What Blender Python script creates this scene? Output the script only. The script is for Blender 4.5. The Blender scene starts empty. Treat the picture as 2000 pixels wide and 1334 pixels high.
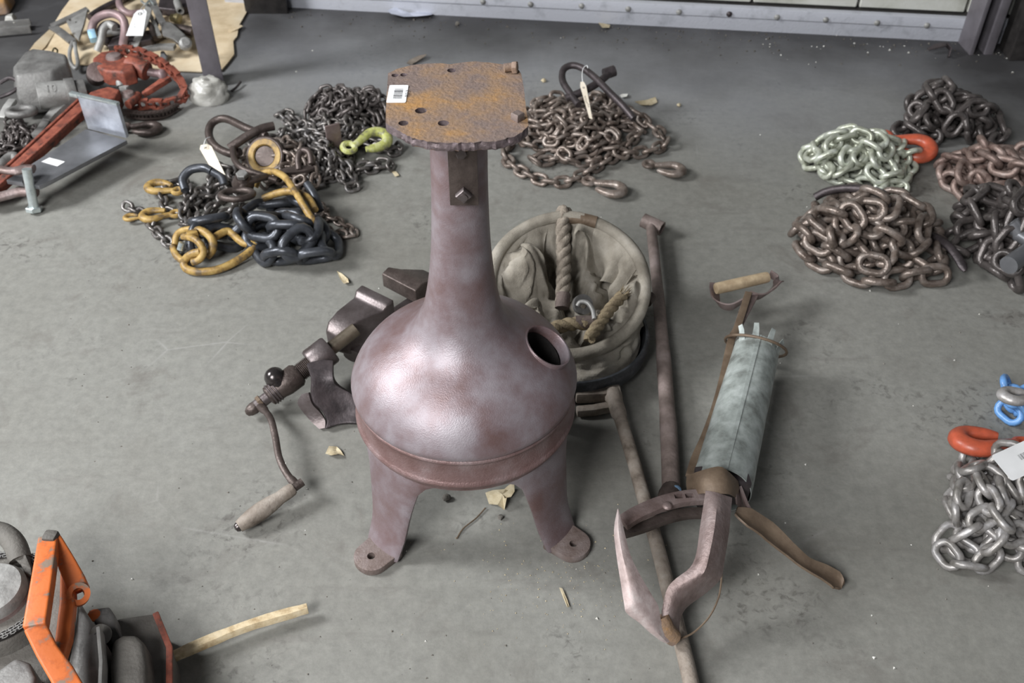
import bpy, bmesh, math, random
import numpy as np
from mathutils import Vector, Matrix, noise as mnoise

# ------------------------------------------------------------------ camera, light, exposure
S = bpy.context.scene
COL = S.collection
CAM_H, PITCH, FPX = 1.5, 42.0, 1900.0
cam_d = bpy.data.cameras.new('camera'); cam = bpy.data.objects.new('camera', cam_d); COL.objects.link(cam)
cam.location = (0, 0, CAM_H); cam.rotation_euler = (math.radians(90 - PITCH), 0, 0)
cam_d.sensor_width = 36.0; cam_d.lens = 36.0 * FPX / 2000.0
cam_d.clip_start = 0.05; cam_d.clip_end = 60
cam_d.dof.use_dof = True; cam_d.dof.focus_distance = 1.62; cam_d.dof.aperture_fstop = 6.3
S.camera = cam

W = bpy.data.worlds.new('world'); S.world = W; W.use_nodes = True
wb = W.node_tree.nodes['Background']; wb.inputs[0].default_value = (0.90, 0.95, 1.0, 1); wb.inputs[1].default_value = 0.06

def area(name, loc, target, sx, sy, power, col):
    d = bpy.data.lights.new(name, 'AREA'); d.shape = 'RECTANGLE'; d.size = sx; d.size_y = sy; d.energy = power; d.color = col
    o = bpy.data.objects.new(name, d); COL.objects.link(o); o.location = loc
    o.rotation_euler = (Vector(target) - Vector(loc)).to_track_quat('-Z', 'Y').to_euler()
    return o
# daylight from the open bay door on the left and a smaller window bay on the right
area('bay_door_daylight', (-3.9, 1.7, 2.9), (0.0, 1.1, 0.0), 1.2, 1.2, 190, (0.965, 0.985, 1.0))
area('window_daylight', (4.6, 0.2, 2.8), (0.2, 1.5, 0.2), 1.6, 1.8, 9, (0.94, 0.96, 1.0))
area('front_fill', (-1.9, -1.5, 3.0), (-0.2, 0.9, 0.0), 1.7, 1.7, 158, (0.98, 0.99, 1.0))  # added fill lamp behind the camera, no door there

S.view_settings.view_transform = 'Standard'; S.view_settings.look = 'None'
S.view_settings.gamma = 1.0; S.view_settings.exposure = 0.42; S.view_settings.use_curve_mapping = False
S.cycles.max_bounces = 6
R = random.Random(7)

# ------------------------------------------------------------------ picking places
def ray(px, py):
    u = (px - 1000.0) / FPX; v = (py - 667.0) / FPX; t = math.radians(PITCH)
    c, s = math.cos(t), math.sin(t)
    return Vector((u, c - v * s, -s - v * c))
def P(px, py, z=0.0):
    d = ray(px, py); k = (z - CAM_H) / d.z
    return Vector((d.x * k, d.y * k, z))
def PY(px, py, Y):
    d = ray(px, py); k = Y / d.y
    return Vector((d.x * k, Y, CAM_H + d.z * k))

# ------------------------------------------------------------------ mesh builder
class MB:
    def __init__(s): s.v = []; s.f = []
    def add(s, vs, fs):
        o = len(s.v); s.v += [Vector(p) for p in vs]; s.f += [tuple(i + o for i in f) for f in fs]; return s
    def box(s, c, size, rot=None):
        x, y, z = [q * .5 for q in size]
        vs = [Vector(p) for p in ((-x,-y,-z),(x,-y,-z),(x,y,-z),(-x,y,-z),(-x,-y,z),(x,-y,z),(x,y,z),(-x,y,z))]
        if rot is not None: vs = [rot @ p for p in vs]
        return s.add([p + Vector(c) for p in vs], [(0,3,2,1),(4,5,6,7),(0,1,5,4),(1,2,6,5),(2,3,7,6),(3,0,4,7)])
    def tube(s, pts, r, n=10, closed=False, flat=1.0, up=None, cap=True):
        pts = [Vector(p) for p in pts]; m = len(pts)
        rs = r if isinstance(r, (list, tuple)) else [r] * m
        T = []
        for i in range(m):
            a = pts[(i - 1) % m] if (closed or i > 0) else pts[i]
            b = pts[(i + 1) % m] if (closed or i < m - 1) else pts[i]
            T.append((b - a).normalized())
        ref = Vector(up) if up is not None else (Vector((0, 0, 1)) if abs(T[0].z) < .9 else Vector((1, 0, 0)))
        N = (ref - T[0] * ref.dot(T[0])).normalized(); vs = []
        for i in range(m):
            if up is not None: N = Vector(up) - T[i] * Vector(up).dot(T[i])
            else: N = N - T[i] * N.dot(T[i])
            N.normalize(); B = T[i].cross(N)
            for k in range(n):
                a = 2 * math.pi * k / n + (math.pi / 4 if n == 4 else 0)
                vs.append(pts[i] + N * (math.cos(a) * rs[i] * flat) + B * (math.sin(a) * rs[i]))
        fs = []
        for i in range(m if closed else m - 1):
            j = (i + 1) % m
            for k in range(n): fs.append((i*n + k, i*n + (k+1) % n, j*n + (k+1) % n, j*n + k))
        if not closed and cap:
            fs.append(tuple(range(n - 1, -1, -1))); fs.append(tuple((m-1)*n + k for k in range(n)))
        return s.add(vs, fs)
    def bar(s, pts, w, t, up=(0, 0, 1)):
        """rectangular bar: w across, t along `up`; w may be a list"""
        pts = [Vector(p) for p in pts]; m = len(pts); up = Vector(up)
        ws = w if isinstance(w, (list, tuple)) else [w] * m
        vs = []
        for i in range(m):
            d = (pts[min(i+1, m-1)] - pts[max(i-1, 0)]).normalized()
            B = d.cross(up).normalized(); N = B.cross(d).normalized()
            for a, b in ((-1,-1),(1,-1),(1,1),(-1,1)): vs.append(pts[i] + B * (a*ws[i]/2) + N * (b*t/2))
        fs = [(3,2,1,0), tuple((m-1)*4 + k for k in range(4))]
        for i in range(m - 1):
            for k in range(4): fs.append((i*4+k, i*4+(k+1)%4, (i+1)*4+(k+1)%4, (i+1)*4+k))
        return s.add(vs, fs)
    def lathe(s, prof, c=(0,0,0), axis=(0,0,1), n=48, closed=False):
        """prof: (r, h) list"""
        c = Vector(c); q = Vector((0,0,1)).rotation_difference(Vector(axis).normalized())
        vs = []; m = len(prof)
        for r, h in prof:
            for k in range(n):
                a = 2*math.pi*k/n; vs.append(c + q @ Vector((r*math.cos(a), r*math.sin(a), h)))
        fs = []
        for i in range(m if closed else m - 1):
            j = (i + 1) % m
            for k in range(n): fs.append((i*n+k, i*n+(k+1)%n, j*n+(k+1)%n, j*n+k))
        if not closed:
            if prof[0][0] > 1e-5: fs.append(tuple(range(n-1, -1, -1)))
            if prof[-1][0] > 1e-5: fs.append(tuple((m-1)*n+k for k in range(n)))
        return s.add(vs, fs)
    def cyl(s, a, b, r, n=16, r2=None):
        a, b = Vector(a), Vector(b); L = (b - a).length
        return s.lathe([(r, 0), (r if r2 is None else r2, L)], a, b - a, n)
    def pipe(s, a, b, r, ri, n=24):
        a, b = Vector(a), Vector(b); L = (b - a).length
        return s.lathe([(r, 0), (r, L), (ri, L), (ri, 0)], a, b - a, n, closed=True)
    def ball(s, c, r, n=14, squash=1.0, axis=(0,0,1)):
        m = n // 2
        return s.lathe([(max(r*math.sin(math.pi*i/m), 1e-6), -r*squash*math.cos(math.pi*i/m)) for i in range(m+1)], c, axis, n)
    def prism(s, poly, vec):
        """poly: 3D points in order, extruded by vec"""
        poly = [Vector(p) for p in poly]; vec = Vector(vec); n = len(poly)
        return s.add(poly + [p + vec for p in poly], [tuple(range(n-1,-1,-1)), tuple(range(n, 2*n))] + [(i,(i+1)%n,(i+1)%n+n,i+n) for i in range(n)])
    def grid(s, rows, thick=None):
        """rows of points; thick: shell thickness along averaged normal"""
        m, n = len(rows), len(rows[0]); rows = [[Vector(p) for p in r] for r in rows]
        fs = [(i*n+j, i*n+j+1, (i+1)*n+j+1, (i+1)*n+j) for i in range(m-1) for j in range(n-1)]
        vs = [p for r in rows for p in r]
        if thick is None: return s.add(vs, fs)
        off = []
        for i in range(m):
            for j in range(n):
                du = rows[min(i+1,m-1)][j] - rows[max(i-1,0)][j]; dv = rows[i][min(j+1,n-1)] - rows[i][max(j-1,0)]
                nn = du.cross(dv); nn = nn.normalized() if nn.length > 1e-12 else Vector((0,0,1))
                off.append(rows[i][j] + nn * thick)
        o = m * n
        f2 = [tuple(o + i for i in reversed(f)) for f in fs]
        rim = [(0, j) for j in range(n)] + [(i, n-1) for i in range(1, m)] + [(m-1, j) for j in range(n-2, -1, -1)] + [(i, 0) for i in range(m-2, 0, -1)]
        idx = [i*n + j for i, j in rim]; k = len(idx)
        f3 = [(idx[i], idx[(i+1)%k], idx[(i+1)%k]+o, idx[i]+o) for i in range(k)]
        return s.add(vs + off, fs + f2 + f3)

ORG = {}
def finish(me, ang=38):
    me.shade_smooth(); me.set_sharp_from_angle(angle=math.radians(ang))
def build(name, mb, mat, parent=None, org=None, bevel=0.0, seg=2, ang=38, sub=0):
    """one mesh object; vertices are given in world space"""
    if parent is not None: o0 = ORG[parent.name]
    elif org is not None: o0 = Vector(org)
    else:
        xs = [p.x for p in mb.v]; ys = [p.y for p in mb.v]; zs = [p.z for p in mb.v]
        o0 = Vector(((min(xs)+max(xs))/2, (min(ys)+max(ys))/2, min(zs)))
    bm = bmesh.new(); vs = [bm.verts.new(p - o0) for p in mb.v]
    for f in mb.f:
        try: bm.faces.new([vs[i] for i in f])
        except ValueError: pass
    bmesh.ops.remove_doubles(bm, verts=bm.verts, dist=1e-6)
    bmesh.ops.recalc_face_normals(bm, faces=bm.faces)
    if bevel > 0:
        es = [e for e in bm.edges if len(e.link_faces) == 2 and e.calc_face_angle(0) > math.radians(35)]
        bmesh.ops.bevel(bm, geom=es, offset=bevel, segments=seg, profile=.6, affect='EDGES', clamp_overlap=True)
    me = bpy.data.meshes.new(name); bm.to_mesh(me); bm.free()
    me.materials.append(mat); finish(me, ang)
    o = bpy.data.objects.new(name, me); COL.objects.link(o)
    if parent is not None: o.parent = parent
    else: o.location = o0
    ORG[o.name] = o0
    if sub:
        m = o.modifiers.new('subdivision', 'SUBSURF'); m.levels = sub; m.render_levels = sub
    return o
def empty(name, loc, label, cat, group=None):
    o = bpy.data.objects.new(name, None); COL.objects.link(o); o.location = loc; o.empty_display_size = .05
    ORG[o.name] = Vector(loc); return tag(o, label, cat, group)
def tag(o, label, cat=None, group=None):
    o['label'] = label
    if cat: o['category'] = cat
    if group: o['group'] = group
    return o
def struct(o, label=None):
    o['kind'] = 'structure'
    if label: o['label'] = label
    return o
def boolean_cut(o, cutter_mb):
    c = build('cutter', cutter_mb, o.data.materials[0])
    c.location = c.location
    if o.parent is not None: c.location = c.location - ORG[o.name]; c.parent = o.parent
    bpy.context.view_layer.update()
    m = o.modifiers.new('cut', 'BOOLEAN'); m.operation = 'DIFFERENCE'; m.solver = 'EXACT'; m.object = c
    bpy.context.view_layer.update()
    dg = bpy.context.evaluated_depsgraph_get()
    me = bpy.data.meshes.new_from_object(o.evaluated_get(dg)); o.modifiers.clear()
    old = o.data; o.data = me; finish(me, 38); bpy.data.meshes.remove(old)
    me2 = c.data; bpy.data.objects.remove(c); bpy.data.meshes.remove(me2)
def catmull(pts, per=8, closed=False):
    pts = [Vector(p) for p in pts]; n = len(pts); out = []
    for i in range(n if closed else n - 1):
        if closed: a, b, c, d = pts[(i-1)%n], pts[i], pts[(i+1)%n], pts[(i+2)%n]
        else: a, b, c, d = pts[max(i-1,0)], pts[i], pts[i+1], pts[min(i+2,n-1)]
        for k in range(per):
            t = k / per
            out.append(.5 * (2*b + (c-a)*t + (2*a-5*b+4*c-d)*t*t + (3*b-a-3*c+d)*t**3))
    if not closed: out.append(pts[-1])
    return out
def lerp(a, b, t): return a + (b - a) * t
def nz(p, s=1.0): return mnoise.noise(Vector(p) * s)

# ------------------------------------------------------------------ materials
def mat(name, cols, scale=18, rough=.5, metal=0.0, bump=.15, bscale=90, var=0.0, detail=6, spread=(.32, .68), rvar=.12, coords='pos', spec=.5):
    m = bpy.data.materials.new(name); m.use_nodes = True; t = m.node_tree; N = t.nodes; L = t.links
    b = N['Principled BSDF']
    if coords == 'pos': src = N.new('ShaderNodeNewGeometry').outputs['Position']
    else: src = N.new('ShaderNodeTexCoord').outputs['Object']
    n1 = N.new('ShaderNodeTexNoise'); n1.inputs['Scale'].default_value = scale; n1.inputs['Detail'].default_value = detail; n1.inputs['Roughness'].default_value = .62
    L.new(src, n1.inputs['Vector'])
    r = N.new('ShaderNodeValToRGB'); e = r.color_ramp.elements
    k = len(cols)
    while len(e) < k: e.new(.5)
    for i, c in enumerate(cols):
        e[i].position = spread[0] + (spread[1]-spread[0]) * (i / max(k-1, 1)); e[i].color = (*c, 1)
    L.new(n1.outputs['Fac'], r.inputs[0]); col = r.outputs[0]
    if var > 0:
        oi = N.new('ShaderNodeObjectInfo'); mr = N.new('ShaderNodeMapRange')
        mr.inputs['To Min'].default_value = 1 - var; mr.inputs['To Max'].default_value = 1 + var
        L.new(oi.outputs['Random'], mr.inputs['Value'])
        hs = N.new('ShaderNodeHueSaturation'); L.new(mr.outputs[0], hs.inputs['Value']); L.new(col, hs.inputs['Color']); col = hs.outputs[0]
    L.new(col, b.inputs['Base Color'])
    n2 = N.new('ShaderNodeTexNoise'); n2.inputs['Scale'].default_value = bscale; n2.inputs['Detail'].default_value = 5
    L.new(src, n2.inputs['Vector'])
    mr2 = N.new('ShaderNodeMapRange'); mr2.inputs['To Min'].default_value = max(rough - rvar, .05); mr2.inputs['To Max'].default_value = min(rough + rvar, 1)
    L.new(n1.outputs['Fac'], mr2.inputs['Value']); L.new(mr2.outputs[0], b.inputs['Roughness'])
    if bump > 0:
        bp = N.new('ShaderNodeBump'); bp.inputs['Strength'].default_value = bump; bp.inputs['Distance'].default_value = .004
        L.new(n2.outputs['Fac'], bp.inputs['Height']); L.new(bp.outputs[0], b.inputs['Normal'])
    b.inputs['Metallic'].default_value = metal
    b.inputs['Specular IOR Level'].default_value = spec
    return m
M = {}
M['cast'] = mat('cast_iron_red_purple', [(.170,.105,.100), (.215,.160,.168), (.280,.240,.258), (.33,.298,.318)], 9, .43, .3, .16, 420, rvar=.1, detail=9, spread=(.34,.70))
M['castred'] = mat('cast_iron_red_band', [(.160,.090,.082), (.205,.130,.124), (.27,.20,.198)], 16, .5, .3, .3, 300)
M['rustplate'] = mat('rusted_plate', [(.150,.115,.105), (.215,.160,.138), (.285,.185,.115), (.42,.225,.075)], 11, .72, .15, .5, 160, spread=(.34,.68), detail=9)
M['torch'] = mat('torch_cut_edge', [(.10,.075,.075), (.24,.19,.20)], 60, .55, .5, .5, 150)
M['darksteel'] = mat('dark_steel', [(.045,.038,.040), (.10,.082,.085)], 25, .48, .55, .2, 140)
M['iron'] = mat('old_brown_iron', [(.060,.045,.040), (.125,.098,.088)], 30, .46, .55, .25, 160)
M['jaw'] = mat('worn_vise_iron', [(.075,.058,.055), (.17,.145,.145)], 16, .4, .6, .15, 150)
M['chainbrown'] = mat('rusty_chain', [(.105,.078,.063), (.20,.160,.136), (.30,.258,.232)], 40, .34, .4, .25, 220, var=.22)
M['chaindark'] = mat('dark_chain', [(.065,.056,.053), (.14,.122,.116)], 40, .34, .4, .2, 220, var=.2)
M['chaingrey'] = mat('grey_chain', [(.085,.075,.068), (.175,.16,.15), (.27,.26,.26)], 40, .38, .65, .2, 220, var=.2)
M['chainrust'] = mat('reddish_rust_chain', [(.13,.085,.072), (.25,.18,.155), (.33,.26,.235)], 40, .5, .45, .25, 220, var=.18)
M['chainzinc'] = mat('galvanised_chain', [(.30,.31,.23), (.52,.54,.45), (.66,.69,.61)], 35, .36, .4, .12, 200, var=.14)
M['chainsilver'] = mat('silver_chain', [(.20,.185,.165), (.34,.32,.305), (.47,.455,.455)], 35, .42, .45, .12, 200, var=.14)
M['chainblue'] = mat('blue_black_chain', [(.045,.048,.056), (.092,.098,.112)], 30, .36, .5, .1, 200, var=.12)
M['yellow'] = mat('worn_yellow_paint', [(.13,.090,.05), (.33,.205,.06), (.46,.31,.105)], 34, .5, .05, .2, 150, spread=(.36,.62))
M['lime'] = mat('lime_yellow_paint', [(.20,.19,.12), (.44,.46,.13), (.56,.56,.32)], 40, .45, .05, .1, 150, spread=(.36,.62))
M['orange'] = mat('orange_red_paint', [(.34,.075,.04), (.55,.105,.05)], 40, .38, .0, .08, 150)
M['saworange'] = mat('worn_orange_paint', [(.22,.16,.12), (.50,.115,.024), (.58,.140,.030)], 30, .5, .0, .08, 150, spread=(.37,.50))
M['redtool'] = mat('worn_red_paint', [(.065,.035,.028), (.22,.060,.038), (.32,.095,.058)], 34, .6, .05, .3, 120, spread=(.34,.64))
M['blue'] = mat('blue_paint', [(.10,.22,.45), (.16,.36,.70)], 40, .35, .0, .1, 150)
M['ltblue'] = mat('light_blue_paint', [(.28,.50,.66), (.42,.66,.82)], 40, .35, .1, .05, 150)
M['zincbolt'] = mat('bright_zinc', [(.50,.56,.56), (.75,.82,.82)], 40, .3, .75, .05, 150)
M['grey'] = mat('grey_casting', [(.13,.125,.12), (.25,.245,.235)], 22, .55, .35, .25, 150)
M['ltgrey'] = mat('light_grey_casting', [(.22,.215,.205), (.40,.395,.38)], 22, .55, .35, .2, 150)
M['pink'] = mat('faded_pink_paint', [(.19,.14,.14), (.36,.245,.25)], 30, .45, .2, .1, 150)
M['plate'] = mat('blued_steel_plate', [(.13,.132,.14), (.22,.222,.235)], 10, .38, .4, .06, 150)
M['brightsteel'] = mat('bright_machined_steel', [(.36,.38,.44), (.62,.65,.72)], 26, .33, .55, .1, 60)
M['canvas'] = mat('dusty_canvas', [(.170,.150,.122), (.285,.258,.215), (.385,.352,.305)], 14, .92, 0, .35, 420, spec=.2)
M['rope'] = mat('manila_rope', [(.155,.130,.105), (.33,.285,.235)], 60, .9, 0, .6, 350, spec=.2)
M['ropetan'] = mat('fresh_rope_end', [(.15,.115,.075), (.33,.265,.17)], 60, .9, 0, .6, 350, spec=.2)
M['rubber'] = mat('dusty_black_rim', [(.022,.024,.027), (.05,.053,.06), (.12,.125,.135)], 40, .5, .1, .3, 200, spread=(.35,.75))
M['pipe'] = mat('rusty_pipe', [(.130,.100,.088), (.22,.172,.155), (.33,.265,.248)], 15, .6, .3, .3, 150)
M['oldwood'] = mat('weathered_wood', [(.12,.095,.075), (.24,.20,.165), (.33,.29,.25)], 25, .7, 0, .4, 130)
M['wood'] = mat('pale_wood_grip', [(.30,.22,.135), (.50,.39,.255)], 40, .6, 0, .2, 130)
M['stick'] = mat('split_pine', [(.36,.25,.13), (.62,.50,.32), (.68,.58,.42)], 30, .75, 0, .3, 130)
M['galv'] = mat('weathered_galvanised_sheet', [(.20,.215,.20), (.38,.415,.395), (.54,.58,.56)], 24, .5, .35, .15, 90)
M['tool'] = mat('rusty_tool_sheet', [(.12,.080,.070), (.22,.165,.155), (.30,.245,.235)], 16, .5, .4, .3, 130)
M['toolpale'] = mat('pale_pink_rust_sheet', [(.27,.20,.185), (.45,.36,.345), (.60,.54,.52)], 18, .55, .25, .2, 130)
M['brown'] = mat('brown_strap_iron', [(.11,.075,.050), (.20,.145,.10)], 22, .55, .25, .2, 130)
M['paper'] = mat('manila_tag_paper', [(.66,.58,.46), (.78,.71,.60)], 20, .85, 0, .05, 200)
M['white'] = mat('white_label_paper', [(.80,.80,.80), (.88,.88,.88)], 20, .6, 0, 0, 200)
M['ink'] = mat('black_ink', [(.03,.03,.035), (.06,.06,.07)], 20, .7, 0, 0, 200)
M['cardboard'] = mat('corrugated_cardboard', [(.44,.33,.20), (.60,.48,.32), (.68,.58,.43)], 8, .9, 0, .15, 200)
M['post'] = mat('painted_steel_post', [(.130,.118,.130), (.20,.185,.205)], 10, .5, .2, .15, 120)
M['plastic'] = mat('cloudy_plastic_bag', [(.30,.29,.26), (.46,.45,.42)], 20, .35, 0, .2, 120)
M['block'] = mat('painted_block', [(.34,.34,.29), (.50,.50,.45), (.56,.56,.52)], 8, .7, 0, .2, 120)
M['mortar'] = mat('dark_joint', [(.05,.048,.045), (.09,.085,.08)], 20, .9, 0, .2, 120)
M['strip'] = mat('white_painted_steel_strip', [(.16,.155,.165), (.40,.41,.45), (.50,.51,.56)], 14, .6, .1, .25, 110, spread=(.22,.46))
M['leaf'] = mat('dry_leaf', [(.42,.34,.21), (.62,.54,.38)], 60, .8, 0, .2, 200)
M['stone'] = mat('grit', [(.10,.09,.08), (.24,.22,.19)], 60, .9, 0, .3, 300, var=.4)
M['chip'] = mat('white_chip', [(.60,.58,.52), (.78,.77,.74)], 60, .8, 0, .1, 300)
M['ball'] = mat('polished_iron', [(.05,.045,.045), (.10,.085,.08)], 20, .24, .7, .05, 150)
M['bronze'] = mat('dark_bronze_shaft', [(.085,.068,.050), (.16,.132,.098)], 25, .4, .5, .1, 150)
M['whip'] = mat('dark_rope_whipping', [(.085,.062,.055), (.17,.13,.115)], 60, .8, 0, .4, 300)
M['black'] = mat('black_iron', [(.02,.018,.018), (.045,.04,.038)], 25, .55, .3, .2, 150)
M['dustgrey'] = mat('dusty_dark_housing', [(.075,.068,.060), (.15,.14,.125)], 14, .7, .1, .3, 200)
M['brass'] = mat('dull_brass', [(.20,.165,.08), (.34,.29,.16)], 30, .45, .6, .1, 150)

# ================================================================== floor
def floor_material():
    m = bpy.data.materials.new('worn_concrete'); m.use_nodes = True; t = m.node_tree; N = t.nodes; L = t.links
    b = N['Principled BSDF']; pos = N.new('ShaderNodeNewGeometry').outputs['Position']
    def noise(scale, detail=6, rough=.6, vec=None, dist=0):
        n = N.new('ShaderNodeTexNoise'); n.inputs['Scale'].default_value = scale; n.inputs['Detail'].default_value = detail
        n.inputs['Roughness'].default_value = rough; n.inputs['Distortion'].default_value = dist
        L.new(vec if vec is not None else pos, n.inputs['Vector']); return n.outputs['Fac']
    def ramp(fac, a, b_, ca=(0,0,0), cb=(1,1,1)):
        r = N.new('ShaderNodeValToRGB'); r.color_ramp.elements[0].position = a; r.color_ramp.elements[1].position = b_
        r.color_ramp.elements[0].color = (*ca, 1); r.color_ramp.elements[1].color = (*cb, 1); L.new(fac, r.inputs[0]); return r.outputs[0]
    def mix(fac, a, c, mode='MIX'):
        x = N.new('ShaderNodeMix'); x.data_type = 'RGBA'; x.blend_type = mode
        for s, v in ((0, fac), (6, a), (7, c)):
            if isinstance(v, (int, float)): x.inputs[s].default_value = v
            elif isinstance(v, tuple): x.inputs[s].default_value = (*v, 1)
            else: L.new(v, x.inputs[s])
        return x.outputs[2]
    def math_(op, a, c=None):
        x = N.new('ShaderNodeMath'); x.operation = op
        for i, v in enumerate((a, c)):
            if v is None: continue
            if isinstance(v, (int, float)): x.inputs[i].default_value = v
            else: L.new(v, x.inputs[i])
        return x.outputs[0]
    base = ramp(noise(1.6, 5), .30, .70, (.205,.200,.180), (.262,.259,.239))
    fine = ramp(noise(42, 10, .78), .32, .70, (.76,.76,.755), (1.13,1.13,1.12))
    c = mix(1.0, base, fine, 'MULTIPLY')
    # blotchy darker wear patches and smears
    c = mix(ramp(noise(5.5, 7, .68, dist=.6), .56, .74), c, (.150,.139,.124))
    mp = N.new('ShaderNodeMapping'); mp.inputs['Scale'].default_value = (1.2, 6.0, 1); mp.inputs['Rotation'].default_value = (0, 0, .25); L.new(pos, mp.inputs['Vector'])
    smear = noise(3.0, 6, .65, mp.outputs[0])
    c = mix(math_('MULTIPLY', ramp(smear, .58, .76), .55), c, (.130,.119,.108))
    # dark rubber-like speckled scuffs, clustered
    cl = ramp(noise(3.2, 3, .5), .54, .64)
    sp = ramp(noise(58, 5, .62, dist=.6), .52, .66)
    c = mix(math_('MULTIPLY', math_('MULTIPLY', cl, sp), .60), c, (.052,.046,.041))
    c = mix(math_('MULTIPLY', ramp(noise(.95, 6, .62, dist=.3), .50, .70), .42), c, (.140,.127,.104))
    # pale scratches
    v = N.new('ShaderNodeTexVoronoi'); v.feature = 'DISTANCE_TO_EDGE'; v.inputs['Scale'].default_value = 2.3; v.inputs['Randomness'].default_value = 1
    L.new(pos, v.inputs['Vector'])
    scr = math_('MULTIPLY', ramp(v.outputs['Distance'], .0, .006, (1,1,1), (0,0,0)), ramp(noise(2.2, 2), .58, .66))
    c = mix(math_('MULTIPLY', scr, .5), c, (.36,.352,.337))
    # black dirt swept up along the wall foot
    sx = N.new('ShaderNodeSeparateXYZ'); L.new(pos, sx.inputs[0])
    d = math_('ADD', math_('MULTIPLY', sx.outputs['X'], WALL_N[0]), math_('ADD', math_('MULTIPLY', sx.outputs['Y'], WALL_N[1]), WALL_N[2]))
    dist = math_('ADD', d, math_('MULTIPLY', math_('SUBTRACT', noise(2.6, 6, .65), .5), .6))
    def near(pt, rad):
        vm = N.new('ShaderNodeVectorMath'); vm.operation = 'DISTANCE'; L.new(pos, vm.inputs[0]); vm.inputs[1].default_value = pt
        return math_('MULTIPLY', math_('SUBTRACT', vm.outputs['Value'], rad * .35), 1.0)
    for pt, rad in ((tuple(P(510, 40)), .25), (tuple(P(1930, 118)), .5), (tuple(P(1990, 170)), .35), (tuple(P(60, 50)), .75), (tuple(P(-60, 150)), .6)):  # first patch paints the shaded corner at the column, the rest is dirt
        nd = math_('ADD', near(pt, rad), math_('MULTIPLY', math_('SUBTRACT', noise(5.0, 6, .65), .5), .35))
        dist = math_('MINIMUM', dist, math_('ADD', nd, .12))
    dirt = ramp(dist, .02, .50, (1,1,1), (0,0,0))  # dirt, together with the shade painted at the column
    # bluish falloff of light painted into the concrete towards the wall
    wide = ramp(math_('ADD', d, math_('MULTIPLY', math_('SUBTRACT', noise(1.1, 4), .5), .9)), .35, 1.75, (1,1,1), (0,0,0))
    c = mix(math_('MULTIPLY', wide, .60), c, (.215,.223,.255))
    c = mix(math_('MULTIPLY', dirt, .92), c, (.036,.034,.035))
    # oil marks
    oil = ramp(noise(1.9, 4, .55, dist=.4), .64, .76)
    c = mix(math_('MULTIPLY', oil, .35), c, (.095,.086,.076))
    L.new(c, b.inputs['Base Color'])
    rr = N.new('ShaderNodeMapRange'); rr.inputs['To Min'].default_value = .42; rr.inputs['To Max'].default_value = .74
    L.new(noise(3.0, 6), rr.inputs['Value']); L.new(rr.outputs[0], b.inputs['Roughness'])
    bp = N.new('ShaderNodeBump'); bp.inputs['Strength'].default_value = .25; bp.inputs['Distance'].default_value = .003
    L.new(noise(70, 8, .7), bp.inputs['Height']); L.new(bp.outputs[0], b.inputs['Normal'])
    return m
W0 = P(758, 24); W1 = P(1896, 82)
WU = (W1 - W0).normalized(); WNV = Vector((WU.y, -WU.x, 0))           # WNV points from the wall into the room
WALL_N = (WNV.x, WNV.y, -W0.dot(WNV))
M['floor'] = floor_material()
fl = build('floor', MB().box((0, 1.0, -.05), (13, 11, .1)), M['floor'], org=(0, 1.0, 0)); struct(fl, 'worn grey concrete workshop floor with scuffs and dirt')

def wp(u, n, z): return W0 + WU * u + WNV * n + Vector((0, 0, z))
WROT = Matrix((WU, -WNV, Vector((0, 0, 1)))).transposed()
# ------------------------------------------------------------------ back wall: dark joint backing, blocks, bolted steel strip
wall = build('wall_back', MB().box(wp(1.5, -.16, 1.6), (4.4, .2, 3.2), WROT), M['mortar']); struct(wall, 'back wall of pale painted blocks with dark joints')
bl = .365; bh = .19
blk_mb = MB().box((0, 0, 0), (bl - .008, .05, bh - .008))
first = None
u_seam = (PY(1275, 0, W0.y) - W0).dot(WU)
def wall_u(px, py):
    d = ray(px, py); k = (W0 - Vector((0, 0, CAM_H))).dot(WNV) / d.dot(WNV); q = Vector((0, 0, CAM_H)) + d * k
    return (q - W0).dot(WU), q.z
us, zs = wall_u(1470, 10)
for row in range(4):
    for i in range(-6, 9):
        u = us + bl * (i + .5 + .5 * (row % 2)); z = .085 + bh * (row + .5)
        if u < -.55 or u > 3.5: continue
        if first is None:
            bm = bmesh.new(); bmesh.ops.create_cube(bm, size=1); bmesh.ops.scale(bm, vec=(bl - .009, .05, bh - .009), verts=bm.verts)
            bmesh.ops.bevel(bm, geom=bm.edges[:], offset=.004, segments=1, affect='EDGES')
            me = bpy.data.meshes.new('block'); bm.to_mesh(me); bm.free(); me.materials.append(M['block']); first = me
        o = bpy.data.objects.new('block', first); COL.objects.link(o); o.parent = wall
        o.matrix_local = Matrix.Translation(wp(u, -.055 + R.uniform(-.002, .002), z) - ORG[wall.name]) @ WROT.to_4x4()
mb = MB()
prof = [(.0, 0), (.004, 0), (.006, .046), (.010, .050), (.010, .084), (-.02, .084), (-.03, 0)]
a0, a1 = wp(-.62, 0, 0), wp(3.6, 0, 0)
mb.prism([a0 + WNV * n + Vector((0, 0, z)) for n, z in prof], a1 - a0)
strip = build('trim_1', mb, M['strip'], bevel=.0015); struct(strip, 'white painted steel kick strip bolted along the wall foot')
bolt_me = None
for px, py in ((944,1),(1037,6),(1136,9),(1227,15),(1326,21),(1424,25),(1517,31),(1612,36),(1712,42),(1809,47),(1896,52)):
    u, z = wall_u(px, py)
    o = build('bolt_head', MB().ball(wp(u, .012, min(max(z, .05), .068)), .0105, 12, .62, WNV), M['ltgrey'] if px != 1424 else M['darksteel'], strip)

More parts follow.
